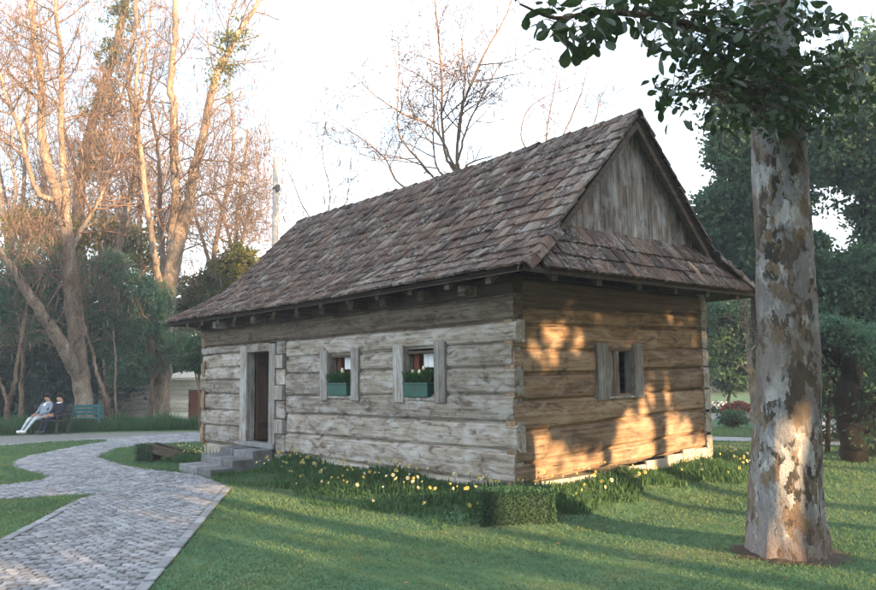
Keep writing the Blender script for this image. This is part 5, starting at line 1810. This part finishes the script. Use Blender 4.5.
def person(label, loc, rz, J, R_, edges, cloth, hair, shoes):
    """seated figure: joints J, skin radii R_, edges (a, b, material)"""
    names = list(J)
    idx = {n_: i for i, n_ in enumerate(names)}
    me = bpy.data.meshes.new('person')
    me.from_pydata([J[n_] for n_ in names], [(idx[a], idx[b]) for a, b, m in edges], [])
    tmp = bpy.data.objects.new('tmp_body', me)
    COL.objects.link(tmp)
    sk = tmp.modifiers.new('s', 'SKIN')
    sk.use_smooth_shade = True
    for i, n_ in enumerate(names):
        me.skin_vertices[0].data[i].radius = R_[n_] if isinstance(R_[n_], tuple) else (R_[n_], R_[n_])
        me.skin_vertices[0].data[i].use_root = n_ == 'pelvis'
    tmp.modifiers.new('u', 'SUBSURF').levels = 1
    dg = bpy.context.evaluated_depsgraph_get()
    body = bpy.data.meshes.new_from_object(tmp.evaluated_get(dg))
    bpy.data.objects.remove(tmp)
    body.materials.clear()
    mats = sorted({m for _, _, m in edges})
    for m in mats: body.materials.append(M[m])
    seg = [(np.array(J[a], float), np.array(J[b], float), mats.index(m)) for a, b, m in edges]
    for p in body.polygons:
        c = np.array(p.center)
        best = min(seg, key=lambda s: np.linalg.norm(s[0] + (s[1] - s[0]) * min(1, max(0, (c - s[0]).dot(s[1] - s[0]) / ((s[1] - s[0]).dot(s[1] - s[0]) + 1e-9))) - c))
        p.material_index = best[2]
        p.use_smooth = True
    root = empty('person', loc, rz)
    tag(root, label, 'person')
    link('body', body, root)
    hd = np.array(J['head'])
    # hair cap
    bm = bmesh.new()
    bmesh.ops.create_uvsphere(bm, u_segments=14, v_segments=10, radius=0.112)
    bmesh.ops.delete(bm, geom=[v for v in bm.verts if (v.co.x > 0.035 and v.co.z < 0.045) or v.co.z < -0.06], context='VERTS')
    hm = bpy.data.meshes.new('hair')
    bm.to_mesh(hm)
    bm.free()
    hm.materials.append(M[hair])
    ho = link('hair', hm, root)
    ho.location = hd + [-0.01, 0, 0.03]
    sld = ho.modifiers.new('t', 'SOLIDIFY')
    sld.thickness = 0.012
    for sy in (-1, 1):
        e = MB().tube([(hd[0] + .085, hd[1] + sy * .032, hd[2] + .012), (hd[0] + .098, hd[1] + sy * .032, hd[2] + .012)], [.011, .006], 6)
        e.build('eye', M['hair'], root)
        an = np.array(J['ankle' + 'LR'[sy < 0]])
        to = np.array(J['toe' + 'LR'[sy < 0]])
        dv_ = (to - an)
        sh = MB().tube([an + [0, 0, -.01] - dv_ * .25, an + dv_ * .2 + [0, 0, -.02], an + dv_ * .7 + [0, 0, -.02], to + dv_ * .15], [.045, .058, .055, .03], 8)
        sh.build('shoe', M[shoes], root, smooth=True)
    return root


def figure(top, legs, lean, stretch, arms_):
    J = dict(pelvis=(0, 0, .52), waist=(-.04 - lean * .3, 0, .68), chest=(-.07 - lean, 0, .88), neck=(-.06 - lean * 1.15, 0, 1.03), jaw=(-.02 - lean * 1.15, 0, 1.10), head=(-.02 - lean * 1.2, 0, 1.19), nose=(.085 - lean * 1.2, 0, 1.165))
    Rr = dict(pelvis=(.15, .125), waist=(.135, .11), chest=(.16, .115), neck=.052, jaw=.07, head=(.088, .098), nose=.016)
    E_ = [('pelvis', 'waist', top), ('waist', 'chest', top), ('chest', 'neck', 'shirt'), ('neck', 'jaw', 'skin'), ('jaw', 'head', 'skin'), ('jaw', 'nose', 'skin')]
    for s, q in (('L', 1), ('R', -1)):
        st = stretch * (1 if q > 0 else 0.75)
        J['hip' + s] = (.02, q * .10, .52)
        J['knee' + s] = (.42, q * .12, .53 - .03 * st)
        J['ankle' + s] = (.46 + .36 * st, q * .12, .10)
        J['toe' + s] = (.60 + .36 * st, q * .14, .06 + .05 * st)
        J['shoulder' + s] = (-.06 - lean, q * .19, .96)
        ex = arms_
        J['elbow' + s] = (.02 - lean * .5, q * .25, .70)
        J['wrist' + s] = (.24, q * .10, .62 + .02 * ex)
        J['palm' + s] = (.31, q * .07, .61)
        Rr.update({'hip' + s: .095, 'knee' + s: .065, 'ankle' + s: .042, 'toe' + s: .03, 'shoulder' + s: .075, 'elbow' + s: .05, 'wrist' + s: .032, 'palm' + s: (.036, .02)})
        E_ += [('pelvis', 'hip' + s, legs), ('hip' + s, 'knee' + s, legs), ('knee' + s, 'ankle' + s, legs), ('ankle' + s, 'toe' + s, legs), ('chest', 'shoulder' + s, top), ('shoulder' + s, 'elbow' + s, top), ('elbow' + s, 'wrist' + s, top), ('wrist' + s, 'palm' + s, 'skin')]
        for f in range(5):
            b = J['palm' + s]
            off = (f - 1.5) * .016 if f < 4 else .045 * q
            ln_ = (.055, .065, .06, .045, .03)[f]
            J['finger%d%s' % (f, s)] = (b[0] + (ln_ if f < 4 else .015), b[1] + off, b[2] - .012)
            J['tip%d%s' % (f, s)] = (b[0] + (ln_ * 1.5 if f < 4 else .045), b[1] + off * 1.05, b[2] - .035)
            Rr['finger%d%s' % (f, s)] = .009
            Rr['tip%d%s' % (f, s)] = .007
            E_ += [('palm' + s, 'finger%d%s' % (f, s), 'skin'), ('finger%d%s' % (f, s), 'tip%d%s' % (f, s), 'skin')]
    return J, Rr, E_


face = R(-66)                                       # looking along the path, to the left and towards the lawn
bc = gnd(49, 434)
bp_ = bench('park_bench', 'dark wooden bench in front of the dark wood, with two people on it', (float(bc[0]), float(bc[1]), 0), face, 'bench_dark')
fdir = np.array([math.cos(face), math.sin(face)])
sdir = np.array([-math.sin(face), math.cos(face)])
for sgn, args in ((-1, ('greycloth', 'palecloth', .12, 1.0, 0, 'person in blue-grey top and pale trousers leaning back on the bench, legs stretched', 'hair', 'shoe_white')),
                  (1, ('jacket', 'jacket', .02, .25, 1, 'person in a dark jacket and white shirt sitting upright on the bench', 'hair', 'shoe_dark'))):
    J, Rr, E_ = figure(args[0], args[1], args[2], args[3], args[4])
    p = bc[:2] + sdir * 0.37 * sgn - fdir * 0.02
    person(args[5], (float(p[0]), float(p[1]), 0.03), face + (0.12 if sgn < 0 else -.05), J, Rr, E_, None, args[6], args[7])
tb = gnd(87, 430.5)
bench('garden_bench', 'teal painted slatted bench at the foot of the thick brown trunk', (float(tb[0]), float(tb[1]), 0), R(150), 'teal', 1.2, 'teal')


# ------------------------------------------------------------------ low flowering shrubs beyond the footpath
M['petal_red'] = m_plain('red_petal', (0.36, 0.06, 0.07), 0.6, 0.2, 0.3)
M['petal_white'] = m_plain('white_petal', (0.72, 0.72, 0.74), 0.6, 0.2, 0.08)


def flowering(label, u, v, r, h, petal, nb, seed):
    rg = np.random.default_rng(seed)
    g = gnd(u, v)
    root = empty('flowering_shrub', (float(g[0]), float(g[1]), 0))
    tag(root, label, 'shrub', 'low flowering shrubs beyond the footpath')
    C = clumps([((0, 0, h * .5), (r, r, h * .45))], 40, 40, rg)
    C[:, 2] = np.abs(C[:, 2])
    V, F = cards(C, rg.uniform(.06, .13, len(C)), rg, np.tile([0, 0, .4], (len(C), 1)), 1.0, .5)
    tag(link('foliage', np_mesh('foliage', V, F, M['dark_leaf']), root), kind='stuff')
    d = rand_unit(nb, rg)
    d[:, 2] = np.abs(d[:, 2])
    C = d * [r, r, h * .55] * rg.uniform(.75, 1.1, (nb, 1)) + [0, 0, h * .45]
    V, F = cards(C, rg.uniform(.07, .14, nb), rg, d, .8, .9)
    if nb: tag(link('blossom', np_mesh('blossom', V, F, M[petal]), root), kind='stuff')
    for q in range(5):
        a = q * 1.256
        MB().tube([(0.04 * math.cos(a), 0.04 * math.sin(a), -.02), (r * .4 * math.cos(a), r * .4 * math.sin(a), h * .45)], [.018, .008], 5).build('stem', M['bark_dark'], root)


flowering('low red-flowering shrub between the cabin corner and the plane trunk', 738, 416, 0.55, 0.50, 'petal_red', 420, 301)
flowering('low white-flowering shrub at the cabin corner, left of the red one', 719, 413, 0.50, 0.42, 'petal_white', 260, 302)
flowering('rounded green shrub in front of the red-flowering one', 733, 428, 0.40, 0.55, 'petal_white', 0, 303)
flowering('pale-flowering shrub just right of the plane trunk', 826, 441, 0.40, 0.50, 'petal_white', 120, 304)
flowering('white-flowering shrub under the weeping foliage at the right edge', 862, 436, 0.45, 0.6, 'petal_white', 160, 305)

# ------------------------------------------------------------------ thin evening haze
hz = MB().box(-188, 188, -188, 188, -1.0, 34.0).build('haze', M['ground'])
hz.data.materials.clear()
hm = bpy.data.materials.new('haze_air')
hm.use_nodes = True
hm.node_tree.nodes.clear()
ho_ = hm.node_tree.nodes.new('ShaderNodeOutputMaterial')
hv = hm.node_tree.nodes.new('ShaderNodeVolumePrincipled')
hv.inputs['Color'].default_value = (0.90, 0.95, 1.0, 1)
hv.inputs['Density'].default_value = 0.0018
hm.node_tree.links.new(hv.outputs[0], ho_.inputs['Volume'])
hz.data.materials.append(hm)
tag(hz, 'thin pale haze in the evening air around the cabin', 'haze', kind='stuff')
